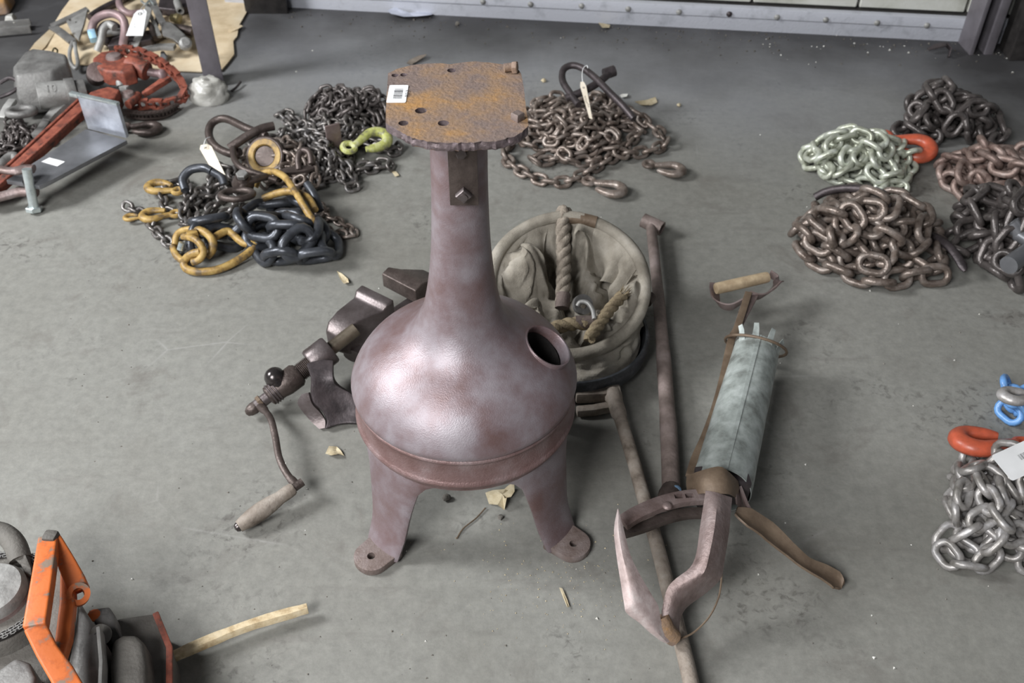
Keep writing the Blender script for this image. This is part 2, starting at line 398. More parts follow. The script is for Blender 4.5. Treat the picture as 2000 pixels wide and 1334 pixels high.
# ------------------------------------------------------------------ posts
def angle_post(name, base, w, t, flip, m, label, lean=(0, 0), rot=0):
    base = Vector(base); mb = MB(); Rz = Matrix.Rotation(rot, 3, 'Z')
    L = [(0, 0), (w, 0), (w, t), (t, t), (t, w), (0, w)]
    poly = [base + Rz @ Vector((x * flip, y, 0)) for x, y in L]
    mb.prism(poly, Vector((lean[0], lean[1], 2.6)))
    o = build(name, mb, m, bevel=.002); tag(o, label, 'post', None); return o
pb = P(401, 168)
angle_post('steel_post', pb, .063, .006, 1, M['post'], 'grey steel angle post rising beside the cardboard sheet, bag at its foot')
rb_ = P(1893, 108)
mb = MB(); c0 = rb_ + Vector((0, 0, 0)); Rz = Matrix.Rotation(.05, 3, 'Z')
ch = [(0,0),(.014,-.0),(.014,.085),(.052,.085),(.052,.0),(.082,.0),(.082,.10),(0,.10)]
mb.prism([c0 + Rz @ Vector((x, y, 0)) for x, y in ch], (0, 0, 2.6))
o = build('steel_channel_post', mb, M['post'], bevel=.002); tag(o, 'dark upright steel channel post standing in dirt against the right end of the wall', 'post')
# dark column base in the left corner by the wall
mb = MB(); c0 = P(520, 30) + Vector((0, .02, 0))
for dy in (0, .16): mb.box(c0 + Vector((0, dy, 1.3)), (.155, .014, 2.6))
mb.box(c0 + Vector((0, .08, 1.3)), (.012, .15, 2.6))
o = build('wide_flange_column', mb, M['black'], bevel=.002); tag(o, 'black wide flange building column in the dark corner behind the cardboard', 'column')
# grey angle scrap and dark box beside the right post
mb = MB(); q = P(1978, 122); mb.box(q + Vector((.12, .06, .13)), (.26, .10, .26))
mb.box(q + Vector((.12, .008, .2)), (.22, .015, .05))
o = build('dark_steel_crate', mb, M['black'], bevel=.006); tag(o, 'black steel crate standing in shadow right of the channel post', 'crate')
mb = MB(); a, b, c = P(1812, 97, .018), P(1848, 86, .036), P(1852, 112, .003)
mb.bar([a, lerp(a, b, .5) + Vector((0,0,.004)), b], [.012, .03, .03], .004); mb.bar([b, lerp(b, c, .5) + Vector((.01,0,.006)), c], .03, .004, up=(1, 0, .3))
o = build('bent_bracket', mb, M['darksteel'], bevel=.001); tag(o, 'small bent steel bracket lying in dirt left of the channel post', 'bracket')

# ================================================================== pedestal
PC = Vector((-.085, 1.25, 0))
ped = empty('machine_pedestal', PC, 'tall rusty red cast iron machine pedestal with square top plate and four legs', 'pedestal')
outer = [(.0430,.822),(.0425,.79),(.0425,.75),(.0430,.70),(.0442,.655),(.0460,.61),(.0485,.57),(.0525,.53),(.0568,.50),(.0615,.474),(.0670,.452),(.0760,.431),(.0900,.411),(.108,.395),(.128,.382),(.148,.368),(.166,.353),(.181,.336),(.192,.3185),(.198,.3055),(.2008,.297),(.2000,.290),(.1945,.2865),(.1935,.285),(.1955,.276)]
def smooth_prof(pr, per=3):
    q = catmull([Vector((r, z, 0)) for r, z in pr], per); return [(p.x, p.y) for p in q]
out = smooth_prof(outer[:-3], 3) + outer[-3:]
inner = [(max(r - .012, .02), z - .004) for r, z in reversed(outer)]
mb = MB().lathe(out + inner, PC, n=72, closed=True)
for v in mb.v: v.x += .016 * max(0, v.z - .33)
body = build('dome_body', mb, M['cast'], ped, ang=50)
# port in the dome
az = math.radians(3); pd = Vector((math.cos(az), -math.sin(az), 0)); pc_ = Vector((.0600, 1.2430, .3680)); pn = Vector((.52, -.04, .86)).normalized()
boolean_cut(body, MB().cyl(pc_ - pn * .06, pc_ + pn * .07, .0416, 32))
mb = MB(); mb.lathe([(.0415,-.010),(.0465,-.022),(.0460,.0030),(.0450,.0050),(.0425,.0048),(.0415,.003)], pc_, pn, 36, closed=True)
tag(build('port_collar', mb, M['cast'], ped), 'round open port lip on the right of the dome')
lin = build('inner_wall', MB().lathe([(max(r - .014, .02), z - .006) for r, z in outer[2:]], PC, n=48), M['black'], ped)  # shell coloured black to paint in the dark inside the port
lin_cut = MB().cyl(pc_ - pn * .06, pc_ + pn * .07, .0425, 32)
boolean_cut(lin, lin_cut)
# band
band = [(.1935,.2860),(.1975,.2845),(.1990,.2815),(.1985,.2785),(.1955,.2760),(.1950,.272),(.1955,.234),(.1975,.2315),(.2000,.2280),(.2005,.2245),(.1990,.2205),(.1955,.2165),(.1935,.208),(.183,.208),(.183,.2860)]
tag(build('skirt_band', MB().lathe(band, PC, n=72, closed=True), M['castred'], ped, ang=50), 'rough red cast band below the dome')
# legs and feet
M['footpad'] = mat('dirty_cast_foot', [(.135,.095,.080), (.20,.155,.140), (.25,.205,.195)], 30, .55, .2, .3, 250)
FA = [math.radians(a) for a in (227.5, 321.0, 47.5, 141.0)]
def leg_w(z):
    ks = [(.0, .042), (.03, .044), (.07, .047), (.11, .052), (.145, .059), (.175, .066), (.195, .080), (.209, .104)]
    for (z0, w0), (z1, w1) in zip(ks, ks[1:]):
        if z <= z1: t = (z - z0) / (z1 - z0); return w0 + (w1 - w0) * t
    return ks[-1][1]
def leg_r(z): t = 1 - z / .21; return .1945 + .030 * t + .016 * max(0, t - .72) / .28
for a in FA:
    rows = []
    zs_ = [.216, .209, .202, .195, .185, .175, .16, .145, .125, .10, .075, .05, .03, .016, .006]
    for z in zs_:
        zz = min(z, .209); r = leg_r(zz); w = leg_w(zz); row = []
        for k in range(13):
            s = (k / 6 - 1); ang = a + s * w / r
            rr = r - .004 * abs(s) ** 4 - (.002 if z > .21 else 0)
            row.append(PC + Vector((rr * math.cos(ang), rr * math.sin(ang), z)))
        rows.append(row)
    leg = build('leg', MB().grid(rows, -.012 if True else 0), M['cast'], ped, bevel=.003, ang=50)
    d = Vector((math.cos(a), math.sin(a), 0)); e = Vector((-d.y, d.x, 0)); poly = []
    fc = PC + d * .256
    poly.append(PC + d * .212 + e * .036)
    poly.append(PC + d * .212 - e * .036)
    for k in range(13):
        t = -math.pi / 2 + math.pi * k / 12
        poly.append(fc + d * (.031 * math.cos(t)) + e * (.034 * math.sin(t)))
    mb = MB().prism([p + Vector((0, 0, .0)) for p in poly], (0, 0, .016))
    pad = build('foot_pad', mb, M['footpad'], ped, bevel=.003)
    boolean_cut(pad, MB().cyl(fc + Vector((0, 0, -.02)), fc + Vector((0, 0, .05)), .0075, 16))
# top plate
PZ = .832
ol = [(758,143),(777,134),(803,127),(834,124),(862,123.5),(879,125.5),(902,122),(928,120),(962,123),(993,127),(1012,135),(1018,144),(1023,170),(1026,200),(1030,228),(1032,246),
      (1020,258),(1005,266),(985,272),(968,277),(940,277),(919,278.5),(895,279),(874,279),(852,278),(834,276),(815,272),(800,267),(787,260),(777,254),(763,247),(753,240),(754,208),(756,175)]
pts = [P(x, y, PZ) for x, y in ol]
fine = []; n_ = len(pts)
for i in range(n_):
    a, b = pts[i], pts[(i + 1) % n_]; k = max(1, int((b - a).length / .004))
    front = 14 <= i <= 31
    for j in range(k):
        p = lerp(a, b, j / k)
        if front: p = p + Vector((0, .0022 * nz((p.x * 140, p.y * 140, 3)), 0)) + Vector((0, .0012 * math.sin(p.x * 900), 0))
        else: p = p + Vector((.0006 * nz(p, 120), .0010 * nz(p, 90), 0))
        fine.append(p)
mb = MB(); nf = len(fine); vs = list(fine)
cen = sum(fine, Vector()) / nf
levels = [0, -.003, -.007, -.0105, -.0125]; rows = []
for li, dz in enumerate(levels):
    for i, p in enumerate(fine):
        front = p.y < cen.y - .085
        o = (p - cen); o.z = 0; o.normalize()
        j = .0030 * nz((p.x * 170, li * 1.7, p.y * 170)) if (front and li > 0) else 0
        mb.v.append(p + Vector((0, 0, dz)) + o * (j + (.0015 if li in (2, 3) and front else 0)))
for li in range(len(levels) - 1):
    for i in range(nf): mb.f.append((li*nf + i, li*nf + (i+1) % nf, (li+1)*nf + (i+1) % nf, (li+1)*nf + i))
mb.f.append(tuple(range(nf))); mb.f.append(tuple((len(levels)-1)*nf + i for i in reversed(range(nf))))
plate = build('top_plate', mb, M['rustplate'], ped, ang=30)
tag(plate, 'rusted steel top plate with drilled holes and torch cut edge')
cut = MB()
for x, y, r in ((771.5,147,.0052),(788.5,146,.0052),(882,137.5,.0066),(822,216,.0082),(788,240.5,.0070),(866,240.5,.0078)):
    q = P(x, y, PZ); cut.cyl(q + Vector((0,0,-.05)), q + Vector((0,0,.03)), r, 18)
boolean_cut(plate, cut)
plate.data.materials.append(M['torch'])
for p_ in plate.data.polygons:
    if abs(p_.normal.z) < .6: p_.material_index = 1
def hexhead(mb, c, axis, r, h, n=6): mb.lathe([(r*.92, 0), (r, h*.12), (r, h*.85), (r*.88, h)], c, axis, n)
mb = MB(); q = P(990, 141, PZ); mb.cyl(q + Vector((-.004,0,.007)), q + Vector((.010, .002, .0075)), .0065, 12); hexhead(mb, q + Vector((.008, .001, .007)), (1, -.15, .1), .0095, .008)
build('bolt', mb, M['rustplate'], plate)
mb = MB(); q = P(1011, 234, PZ); hexhead(mb, q, (0, 0, 1), .0095, .011, 4); build('bolt', mb, M['pipe'], plate)
# bar code sticker
def barcode(name, c, ux, uy, w, h, parent, nbars, seed, bw, bh, cx=0.0, cy=0.0, text=None, tsize=.006, text2=None):
    """flat paper label with printed bars; ux: along the bars' row, uy: along each bar"""
    n = ux.cross(uy).normalized(); mb = MB()
    k = [(-1,-1),(1,-1),(1,1),(-1,1)]; poly = []
    rc = min(w, h) * .09
    for sx, sy in k:
        for t in range(4):
            a = math.atan2(sy, sx) - math.pi/4 + math.pi/2 * t/3
            poly.append(c + ux * (sx*(w/2-rc) + rc*math.cos(a)) + uy * (sy*(h/2-rc) + rc*math.sin(a)) + n * .0004)
    mb.prism(poly, n * .0005)
    lab = build(name, mb, M['white'], parent); r2 = random.Random(seed); mb = MB(); x = -bw / 2
    while x < bw / 2:
        t = r2.choice((.010, .016, .028)) * bw
        q = c + ux * (x + t/2 + cx) + uy * cy + n * .0011
        mb.add([q - ux*t/2 - uy*bh/2, q + ux*t/2 - uy*bh/2, q + ux*t/2 + uy*bh/2, q - ux*t/2 + uy*bh/2], [(0,1,2,3)])
        x += t + r2.choice((.018, .026, .04)) * bw
    build('printed_bars', mb, M['ink'], lab)
    for tx, off, sz in ((text, -bh/2 - tsize*1.15, tsize), (text2, bh/2 + tsize*.45, tsize*.8)):
        if not tx: continue
        cu = bpy.data.curves.new('print', 'FONT'); cu.body = tx; cu.size = sz; cu.align_x = 'CENTER'
        to = bpy.data.objects.new('print_tmp', cu); COL.objects.link(to); bpy.context.view_layer.update()
        me = bpy.data.meshes.new_from_object(to.evaluated_get(bpy.context.evaluated_depsgraph_get()))
        bpy.data.objects.remove(to); bpy.data.curves.remove(cu); me.materials.clear(); me.materials.append(M['ink'])
        mt = Matrix((ux, uy, n)).transposed().to_4x4(); mt.translation = c + ux * cx + uy * (cy + off) + n * .0012 - ORG[lab.name]
        me.transform(mt); po = bpy.data.objects.new('printed_text', me); COL.objects.link(po); po.parent = lab; ORG[po.name] = ORG[lab.name]
    return lab
lc = P(776.5, 184, PZ)
tag(barcode('barcode_label', lc, Vector((0, 1, 0)), Vector((-1, 0, 0)), .052, .0275, plate, 14, 3, .030, .0125, 0, -.001, '962-2', .0085, None), 'white bar code sticker')
# angle bracket under the plate
mb = MB(); bx = PY(905, 345, 1.20).x; by = 1.25 - .0495
mb.box((bx, by, .750), (.042, .006, .118)); mb.box((bx, by + .02, .8155), (.042, .046, .006))
brk = build('angle_bracket', mb, M['iron'], ped, bevel=.0008); tag(brk, 'dark steel angle bracket bolted to the neck under the plate')
q = PY(906, 378, by - .003)
mb = MB(); mb.lathe([(.0115,0),(.0125,.001),(.0125,.008),(.0105,.010)], q, (0,-1,0), 4); mb.cyl(q, q + Vector((0,-.0125,0)), .0058, 14)
build('square_nut', mb, M['jaw'], brk)
q = PY(899, 297, by - .004); mb = MB(); hexhead(mb, q + Vector((0,.001,0)), (.25,-1,0), .0085, .009); build('bolt', mb, M['jaw'], brk)

# ================================================================== old screw vise lying left of the pedestal
T0 = P(488, 803, .024); J0 = P(684, 652, .105)
vd = (J0 - T0).normalized(); VL = (J0 - T0).length
vup = (Vector((0,0,1)) - vd * vd.z).normalized(); vs_ = vd.cross(vup).normalized()      # vs_ points to the near right side
def VP(t, s=0, u=0): return T0 + vd * (t * VL) + vs_ * s + vup * u
vise = empty('screw_vise', (J0.x, J0.y, 0), 'old dark iron screw vise with wooden crank handle lying left of the pedestal', 'vise')
mb = MB(); mb.cyl(VP(.56), VP(1.06), .0155, 18); build('plain_shaft', mb, M['bronze'], vise)
prof = []; n = 22
for i in range(n):
    h = i / n; prof += [(.0170, h), (.0205, h + .35 / n), (.0205, h + .6 / n), (.0170, h + .95 / n)]
a, b = VP(.34), VP(.62); L_ = (b - a).length
build('screw_thread', MB().lathe([(r, h * L_) for r, h in prof], a, b - a, 18), M['iron'], vise, ang=25)
# boss with cross ball
mb = MB(); mb.lathe([(.016,0),(.022,.003),(.023,.03),(.0265,.045),(.027,.075),(.022,.082)], VP(.175), vd, 22); boss = build('screw_boss', mb, M['iron'], vise)
for k in (.2, .224, .248): build('boss_groove_ring', MB().lathe([(.0215,0),(.0245,.0015),(.0245,.004),(.0215,.0055)], VP(k), vd, 22, closed=True), M['jaw'], boss)
bc = VP(.315, -.012, .022); mb = MB(); mb.cyl(VP(.315, 0, 0), bc, .022, 18); mb.ball(bc, .0225, 20, 1.0); build('ball_knob', mb, M['ball'], vise)
mb = MB(); mb.cyl(VP(.06), VP(.19), .013, 16); build('collar_neck', mb, M['jaw'], vise)
mb = MB(); mb.lathe([(.0125, -.004),(.0135,.004),(.0115,.014),(.007,.021),(1e-5,.0235)], VP(.05), -vd, 18); build('end_acorn', mb, M['iron'], vise)
mb = MB(); mb.lathe([(.013,0),(.0165,.002),(.0165,.009),(.013,.011)], VP(.085), vd, 6); build('end_nut', mb, M['brown'], vise)
# crank and handle
k0 = VP(.085); ck = [k0, P(527, 815, .052), P(537, 850, .052), P(545, 893, .050), P(560, 925, .046), P(577, 945, .040)]
ck = catmull(ck, 6); mb = MB(); mb.tube(ck, [.0095] * 4 + [.0072] * (len(ck) - 8) + [.0085] * 4, 10, flat=.75); build('crank_arm', mb, M['iron'], vise)
h0, h1 = P(574, 953, .040), P(460, 1033, .018); hd = (h1 - h0).normalized(); HL = (h1 - h0).length
prof = [(.0105,0),(.0125,.004),(.0135,.018),(.0130,.035),(.0165,.062),(.0178,.085),(.0170,.105),(.0145,.125),(.0115,.140)]
sc = HL / .148
hd_o = build('crank_handle', MB().lathe([(r, z * sc) for r, z in prof], h0, hd, 20), M['oldwood'], vise); tag(hd_o, 'worn grey wooden crank handle')
build('handle_cap', MB().lathe([(.0095, .139 * sc), (.0095, .143 * sc), (.0065, .148 * sc), (1e-5, .150 * sc)], h0, hd, 16), M['ball'], hd_o)
build('handle_pin', MB().cyl(h0 - hd * .02, h0 + hd * .01, .0085, 14), M['iron'], vise)
# guide collar and curved foot
cc0, cc1 = VP(.60), VP(.80)
build('guide_collar', MB().lathe([(.0165,0),(.0300,.0),(.0325,.004),(.0325,(cc1-cc0).length-.004),(.030,(cc1-cc0).length),(.0165,(cc1-cc0).length)], cc0, vd, 28, closed=True), M['jaw'], vise)
left = [P(600,718,.085), P(607,740,.082), P(606,766,.066), P(612,788,.048), P(628,803,.032), P(637,822,.014), P(634,838,.003)]
right = [P(652,712,.085), P(653,735,.082), P(662,750,.066), P(682,765,.048), P(696,785,.032), P(702,808,.014), P(700,830,.003)]
left = catmull(left, 4); right = catmull(right, 4); rows = [[lerp(a, b, k / 6) + Vector((0, .006 * math.sin(math.pi * k / 6), 0)) for k in range(7)] for a, b in zip(left, right)]
build('curved_foot', MB().grid(rows, .013), M['darksteel'], vise, bevel=.002)
fl_ = [P(594,772,.054), P(584,786,.040), P(596,806,.024), P(612,826,.010), P(625,838,.002)]; fr_ = [P(606,766,.066), P(612,786,.05), P(626,802,.034), P(636,820,.016), P(636,836,.004)]
build('foot_flange', MB().grid([[a, b] for a, b in zip(catmull(fl_, 4), catmull(fr_, 4))], .006), M['jaw'], vise)
# moving jaw
def loft(name, secs, m, parent, bevel=.003, sub=0):
    mb = MB(); n = len(secs[0])
    for s in secs: mb.v += [Vector(p) for p in s]
    for i in range(len(secs) - 1):
        for k in range(n): mb.f.append((i*n+k, i*n+(k+1)%n, (i+1)*n+(k+1)%n, (i+1)*n+k))
    mb.f.append(tuple(reversed(range(n)))); mb.f.append(tuple((len(secs)-1)*n+k for k in range(n)))
    return build(name, mb, m, parent, bevel=bevel, seg=3, sub=sub)
jd = (P(775, 590, .12) - P(705, 556, .12)).normalized()                    # along the jaw face
jn = Vector((-jd.y, jd.x, 0)); jn = jn if jn.dot(vd) > 0 else -jn
jc = lerp(P(703, 558, .125), P(775, 593, .125), .5)
def jsec(back, half, z0, z1, sh=0.0): c = jc - jn * back + jd * sh; c.z = 0; return [c - jd*half + Vector((0,0,z0)), c + jd*half + Vector((0,0,z0)), c + jd*half + Vector((0,0,z1)), c - jd*half + Vector((0,0,z1))]
loft('moving_jaw', [jsec(.140, .017, .055, .098, -.016), jsec(.122, .026, .038, .112, -.014), jsec(.09, .031, .025, .121, -.010), jsec(.055, .037, .015, .122, -.004), jsec(.034, .043, .012, .120), jsec(.022, .047, .010, .131), jsec(.0, .048, .006, .133)], M['jaw'], vise, .006)
jb = lerp(P(742, 534, .12), P(815, 572, .12), .5); d2 = (P(815, 572, .12) - P(742, 534, .12)).normalized(); n2 = Vector((-d2.y, d2.x, 0)); n2 = n2 if n2.dot(vd) > 0 else -n2
def bsec(back, half, z0, z1, sh=0): c = jb + n2 * back + d2 * sh; c.z = 0; return [c - d2*half + Vector((0,0,z0)), c + d2*half + Vector((0,0,z0)), c + d2*half + Vector((0,0,z1)), c - d2*half + Vector((0,0,z1))]
loft('fixed_jaw', [bsec(0, .052, .085, .122), bsec(.022, .052, .083, .128), bsec(.040, .040, .06, .122, .01), bsec(.085, .034, .0, .105, .03), bsec(.10, .03, .0, .09, .035)], M['iron'], vise, .003)
g0 = jc - jn * .02 + jd * .015; g1 = jb + n2 * .05 + d2 * .02
mb = MB(); mb.bar([Vector((g0.x, g0.y, .035)), Vector((g1.x, g1.y, .035))], .04, .05); build('slide_bar', mb, M['jaw'], vise, bevel=.003)
mb = MB(); a = P(690, 690, .03); mb.cyl(a + Vector((.0,-.01,0)), a + Vector((.03, .10, .02)), .022, 16); build('slide_nut_housing', mb, M['jaw'], vise)

# ================================================================== canvas bucket
bk = empty('canvas_bucket', (.125, 1.60, 0), 'collapsed dusty canvas bucket with rope handles behind the pedestal', 'bucket')
RC = Vector((.122, 1.673, .165)); tl = math.radians(23.5); RR = .170
ex = Vector((1, 0, 0)); ey = Vector((0, math.cos(tl), math.sin(tl))); en = Vector((0, -math.sin(tl), math.cos(tl)))
def rim(a, r=RR, h=0.0): return RC + ex * (r * math.cos(a)) + ey * (r * math.sin(a)) + en * h
N_ = 72
build('padded_rim', MB().tube([rim(2*math.pi*i/N_) + en * (.002 * math.sin(5 * 2*math.pi*i/N_)) for i in range(N_)], .0140, 10, closed=True, up=tuple(en)), M['canvas'], bk)
BC = P(1113, 652, .055); BR = .172
def basept(a, r, z): return Vector((BC.x + r * math.cos(a), BC.y + r * math.sin(a), z))
prof = [(BR-.012, .024),(BR-.004, .024),(BR+.0025,.034),(BR+.005,.066),(BR+.001,.074),(BR-.004,.074),(BR-.006,.062),(BR-.012,.046)]
base_z = -.004
tag(build('bucket_base', MB().lathe([(r, z + base_z) for r, z in prof], (BC.x, BC.y, 0), n=64, closed=True), M['rubber'], bk), 'dusty black hard rim of the bucket base')
build('bucket_bottom', MB().lathe([(1e-5,.030+base_z),(BR-.01,.030+base_z),(BR-.01,.036+base_z),(1e-5,.036+base_z)], (BC.x, BC.y, 0), n=48), M['rubber'], bk)
# outer wall: from the rim down to the base ring, slack folds
def fold(a, t, k=1.0):
    p = Vector((math.cos(a) * 2.2, math.sin(a) * 2.2, t * 2.0))
    return k * (.55 * nz(p * 1.6 + Vector((3, 1, 7))) + .45 * nz(p * 3.4))
rows = []; T_ = 14
for i in range(T_ + 1):
    t = i / T_; row = []
    for j in range(97):
        a = 2 * math.pi * j / 96; A = rim(a, RR - .004); B = basept(a, BR - .014, .052 + base_z)
        p = A.lerp(B, t); bulge = math.sin(math.pi * t)
        out = Vector((math.cos(a), math.sin(a), 0))
        p += out * (bulge * (.0 + .022 * fold(a, t))) + Vector((0, 0, bulge * .016 * fold(a + 2, t)))
        rho = math.hypot(p.x - BC.x, p.y - BC.y)
        if rho > BR - .012 and p.z < .075:
            s = (BR - .012) / rho; p.x = BC.x + (p.x - BC.x) * s; p.y = BC.y + (p.y - BC.y) * s
        p.z = max(p.z, .040); row.append(p)
    rows.append(row)
build('canvas_outside', MB().grid(rows), M['canvas'], bk, ang=180)
# inside: hangs from the rim and is crumpled at the bottom
rows = []; T_ = 44
for i in range(T_ + 1):
    t = i / T_; row = []
    for j in range(181):
        a = 2 * math.pi * j / 180
        r = (RR - .011) * (1 - t) ** .85; A = rim(a, r)
        hgt = lerp(RC, Vector((BC.x, BC.y, .06)), 1).z
        sag = min(1, t * 1.5) ** 1.1
        z = A.z * (1 - sag) + .056 * sag
        p = Vector((A.x + (BC.x - RC.x) * .3 * t, A.y - .03 * t, z))
        q = Vector((p.x * 10.5, p.y * 10.5, 1.7)); w = min(1, t * 4.0)
        c1 = abs(nz(q)); c2 = abs(nz(q * 2.1 + Vector((5, 2, 0)))); c3 = nz(q * .8 + Vector((9, 4, 3)))
        p.z += w * (.205 * (c1 - .17) + .055 * (c2 - .18) + .06 * c3)
        p += Vector((math.cos(a), math.sin(a), 0)) * (w * (1 - t) * .06 * fold(a, t * 2))
        p.z = max(p.z, .048); row.append(p)
    rows.append(row)
build('canvas_lining', MB().grid(rows), M['canvas'], bk, ang=180)
# pocket flap inside right and leather keeper at the back
def hanging_fold(a0, a1, drop, lean, seed):
    """slack canvas sheet hanging inwards from the rim between two angles"""
    rr = random.Random(seed); ph = rr.uniform(0, 6); rows = []
    for i in range(13):
        t = i / 12; row = []
        for j in range(29):
            u = j / 28; a = math.radians(a0 + (a1 - a0) * u); e = math.sin(math.pi * u) ** .5
            d = drop * t * e * (1 + .25 * math.sin(u * 9 + ph))
            p = rim(a, RR - .012 - lean * t * e - .014 * t * math.sin(u * 15 + ph) - .010 * math.sin(math.pi * t) * math.cos(u * 7 + ph))
            p.z -= d - .012 * t * t * math.sin(u * 11 + ph * 2); row.append(p)
        rows.append(row)
    return build('hanging_fold', MB().grid(rows, .003), M['canvas'], bk, ang=80)
hanging_fold(8, 72, .085, .050, 3)
hanging_fold(-28, 14, .070, .035, 8)
hanging_fold(104, 165, .090, .055, 5)
def rope(name, pts, r, m, parent, turns_per_m=22, fray=False):
    pts = catmull(pts, 12); s = [0]
    for a, b in zip(pts, pts[1:]): s.append(s[-1] + (b - a).length)
    N = Vector((1, 0, 0)); mb = MB(); strands = [[], [], []]
    for i, p in enumerate(pts):
        t = (pts[min(i+1, len(pts)-1)] - pts[max(i-1, 0)]).normalized(); N = (N - t * N.dot(t)).normalized(); B = t.cross(N)
        for k in range(3):
            a = s[i] * turns_per_m * 2 * math.pi / 1 + k * 2 * math.pi / 3
            strands[k].append(p + N * (math.cos(a) * r * .52) + B * (math.sin(a) * r * .52))
    for st in strands: mb.tube(st, r * .62, 8)
    ro = build(name, mb, m, parent, ang=70)
    if fray:
        mb = MB(); e = pts[-1]; d = (pts[-1] - pts[-2]).normalized(); rr = random.Random(5)
        for k in range(26):
            off = Vector((rr.uniform(-1,1), rr.uniform(-1,1), rr.uniform(-1,1))) * r * .7
            mb.tube([e - d * .012 + off * .7, e + d * .006 + off * 1.1, e + d * rr.uniform(.012,.024) + off * 1.6], [.0016, .0014, .0006], 4)
        build('frayed_end', mb, M['ropetan'], ro)
    return ro
rope('rope_handle', [P(1106,440,.215), P(1104,416,.238), P(1100,418,.236), P(1100,455,.215), P(1101,510,.175), P(1100,560,.145), P(1099,596,.125)], .0155, M['rope'], bk, 14)
build('rope_whipping', MB().tube([P(1100,575,.138), P(1099,588,.131), P(1098,602,.122)], .0165, 12), M['whip'], bk)
rope('rope_end', [P(1145,632,.150), P(1120,632,.150), P(1082,640,.145)], .0135, M['ropetan'], bk, 16, True)
build('rope_whipping', MB().tube([P(1124,630,.151), P(1140,630,.151), P(1158,630,.150)], .0150, 12), M['whip'], bk)
rope('rope_end', [P(1150,662,.150), P(1172,630,.156), P(1195,600,.162), P(1215,578,.166)], .0125, M['ropetan'], bk, 16, True)
mb = MB(); hk = catmull([P(1128,598,.165), P(1134,590,.172), P(1148,592,.174), P(1158,606,.170), P(1161,624,.164)], 6); mb.tube(hk, .0052, 10); build('snap_hook', mb, M['ltgrey'], bk)
mb = MB(); q = P(1138, 595, .158); mb.lathe([(.010,-.006),(.022,-.006),(.022,.006),(.010,.006)], q, (.3,-.6,.7), 24, closed=True); build('hook_eye', mb, M['grey'], bk)
mb = MB(); mb.tube([rim(math.radians(94)) , rim(math.radians(80)), rim(math.radians(66))], .0150, 10, up=tuple(en)); build('leather_keeper', mb, M['brown'], bk)
mb = MB(); q = P(1262, 590, .13); mb.cyl(q, q + Vector((.012, .02, .0)), .013, 14); build('rim_rivet', mb, M['iron'], bk)

# ================================================================== pipe with socket
pt = [P(1272, 445, .030), P(1284, 560, .030), P(1296, 700, .030), P(1307, 860, .031), P(1311, 960, .032)]
pp = empty('socket_pipe', (pt[2].x, pt[2].y, 0), 'long rusty steel pipe with a tee socket at its far end right of the bucket', 'pipe')
build('pipe_shaft', MB().tube(catmull(pt, 5), [.0135]*6 + [.0145]*4 + [.0165]*4 + [.0180]*7, 14), M['pipe'], pp)
build('tee_socket', MB().pipe(P(1256, 430, .034), P(1293, 447, .028), .0190, .0140, 22), M['pipe'], pp)
mb = MB(); a = P(1311, 950, .032); b = P(1310, 992, .034); mb.lathe([(.017,0),(.024,.018),(.027,.036),(.022,.046),(.010,.050)], a, b - a, 18); build('flared_end', mb, M['iron'], pp)
mb = MB(); q = P(1321, 957, .052); mb.ball(q, .010, 12, .35, (0, -.4, 1)); build('paint_daub', mb, mat('blue_daub', [(.10,.17,.26),(.17,.26,.37)], 50, .6), pp)

# ================================================================== old shovel shaft with grip
sh = [P(1196, 768, .034), P(1206, 800, .036), P(1222, 850, .030), P(1240, 910, .030), P(1258, 975, .032), P(1282, 1060, .026), P(1300, 1130, .024), P(1322, 1220, .022), P(1342, 1300, .022), P(1362, 1390, .022)]
ss = empty('tool_shaft', (sh[4].x, sh[4].y, 0), 'long worn wooden tool shaft running under the planter to the bottom edge', 'tool handle')
c = catmull(sh, 5); rs = []
for i in range(len(c)):
    t = i / (len(c) - 1); rs.append(.019 if t < .06 else .0165 if t < .15 else .0135)
build('shaft', MB().tube(c, rs, 14), M['oldwood'], ss)
mb = MB(); mb.bar([P(1124, 772, .032), P(1160, 771, .032), P(1212, 768, .034)], [.026, .024, .030], .028); build('grip_crossbar', mb, M['oldwood'], ss, bevel=.005)
mb = MB(); mb.bar([P(1126, 804, .014), P(1160, 801, .014), P(1205, 792, .016)], [.018, .018, .02], .020); build('grip_crossbar', mb, M['oldwood'], ss, bevel=.004)

# ================================================================== hand planter
pl = empty('hand_planter', P(1410, 930), 'old hand seed planter with pale galvanised tube, wooden grip and rusty jaws', 'hand planter')
ta, tb = P(1476, 688, .085), P(1408, 956, .098); td = (tb - ta).normalized()
tup = (Vector((0,0,1)) - td * td.z).normalized(); tsd = td.cross(tup)
rows = []
TLN = (tb - ta).length
for i in range(17):
    t = i / 16; row = []
    for k in range(33):
        a = 2 * math.pi * k / 32; r = .047 + .007 * t; r *= 1 + .02 * nz((math.cos(a)*3, math.sin(a)*3, t * 5))
        row.append(ta + td * (t * TLN) + tup * (math.cos(a) * r) + tsd * (math.sin(a) * r))
    rows.append(row)
build('seed_tube', MB().grid(rows, -.0015), M['galv'], pl, ang=60)
mb = MB(); mb.bar([ta + td * (t * TLN) + tsd * 0 + tup * (.0485 + .007 * t) for t in (0, .5, 1)], .008, .0025, up=tuple(tup)); build('seam', mb, M['galv'], pl)
hc = P(1476, 676, .085); hn = (td * .72 - Vector((0,0,1)) * .45).normalized(); hx = hn.cross(Vector((0,0,1))).normalized(); hy = hx.cross(hn).normalized()
hoop = [hc + hx * (.066 * math.cos(2*math.pi*i/40)) + hy * (.060 * math.sin(2*math.pi*i/40)) for i in range(40)]
build('wire_hoop', MB().tube(hoop, .0032, 8, closed=True), M['brown'], pl)
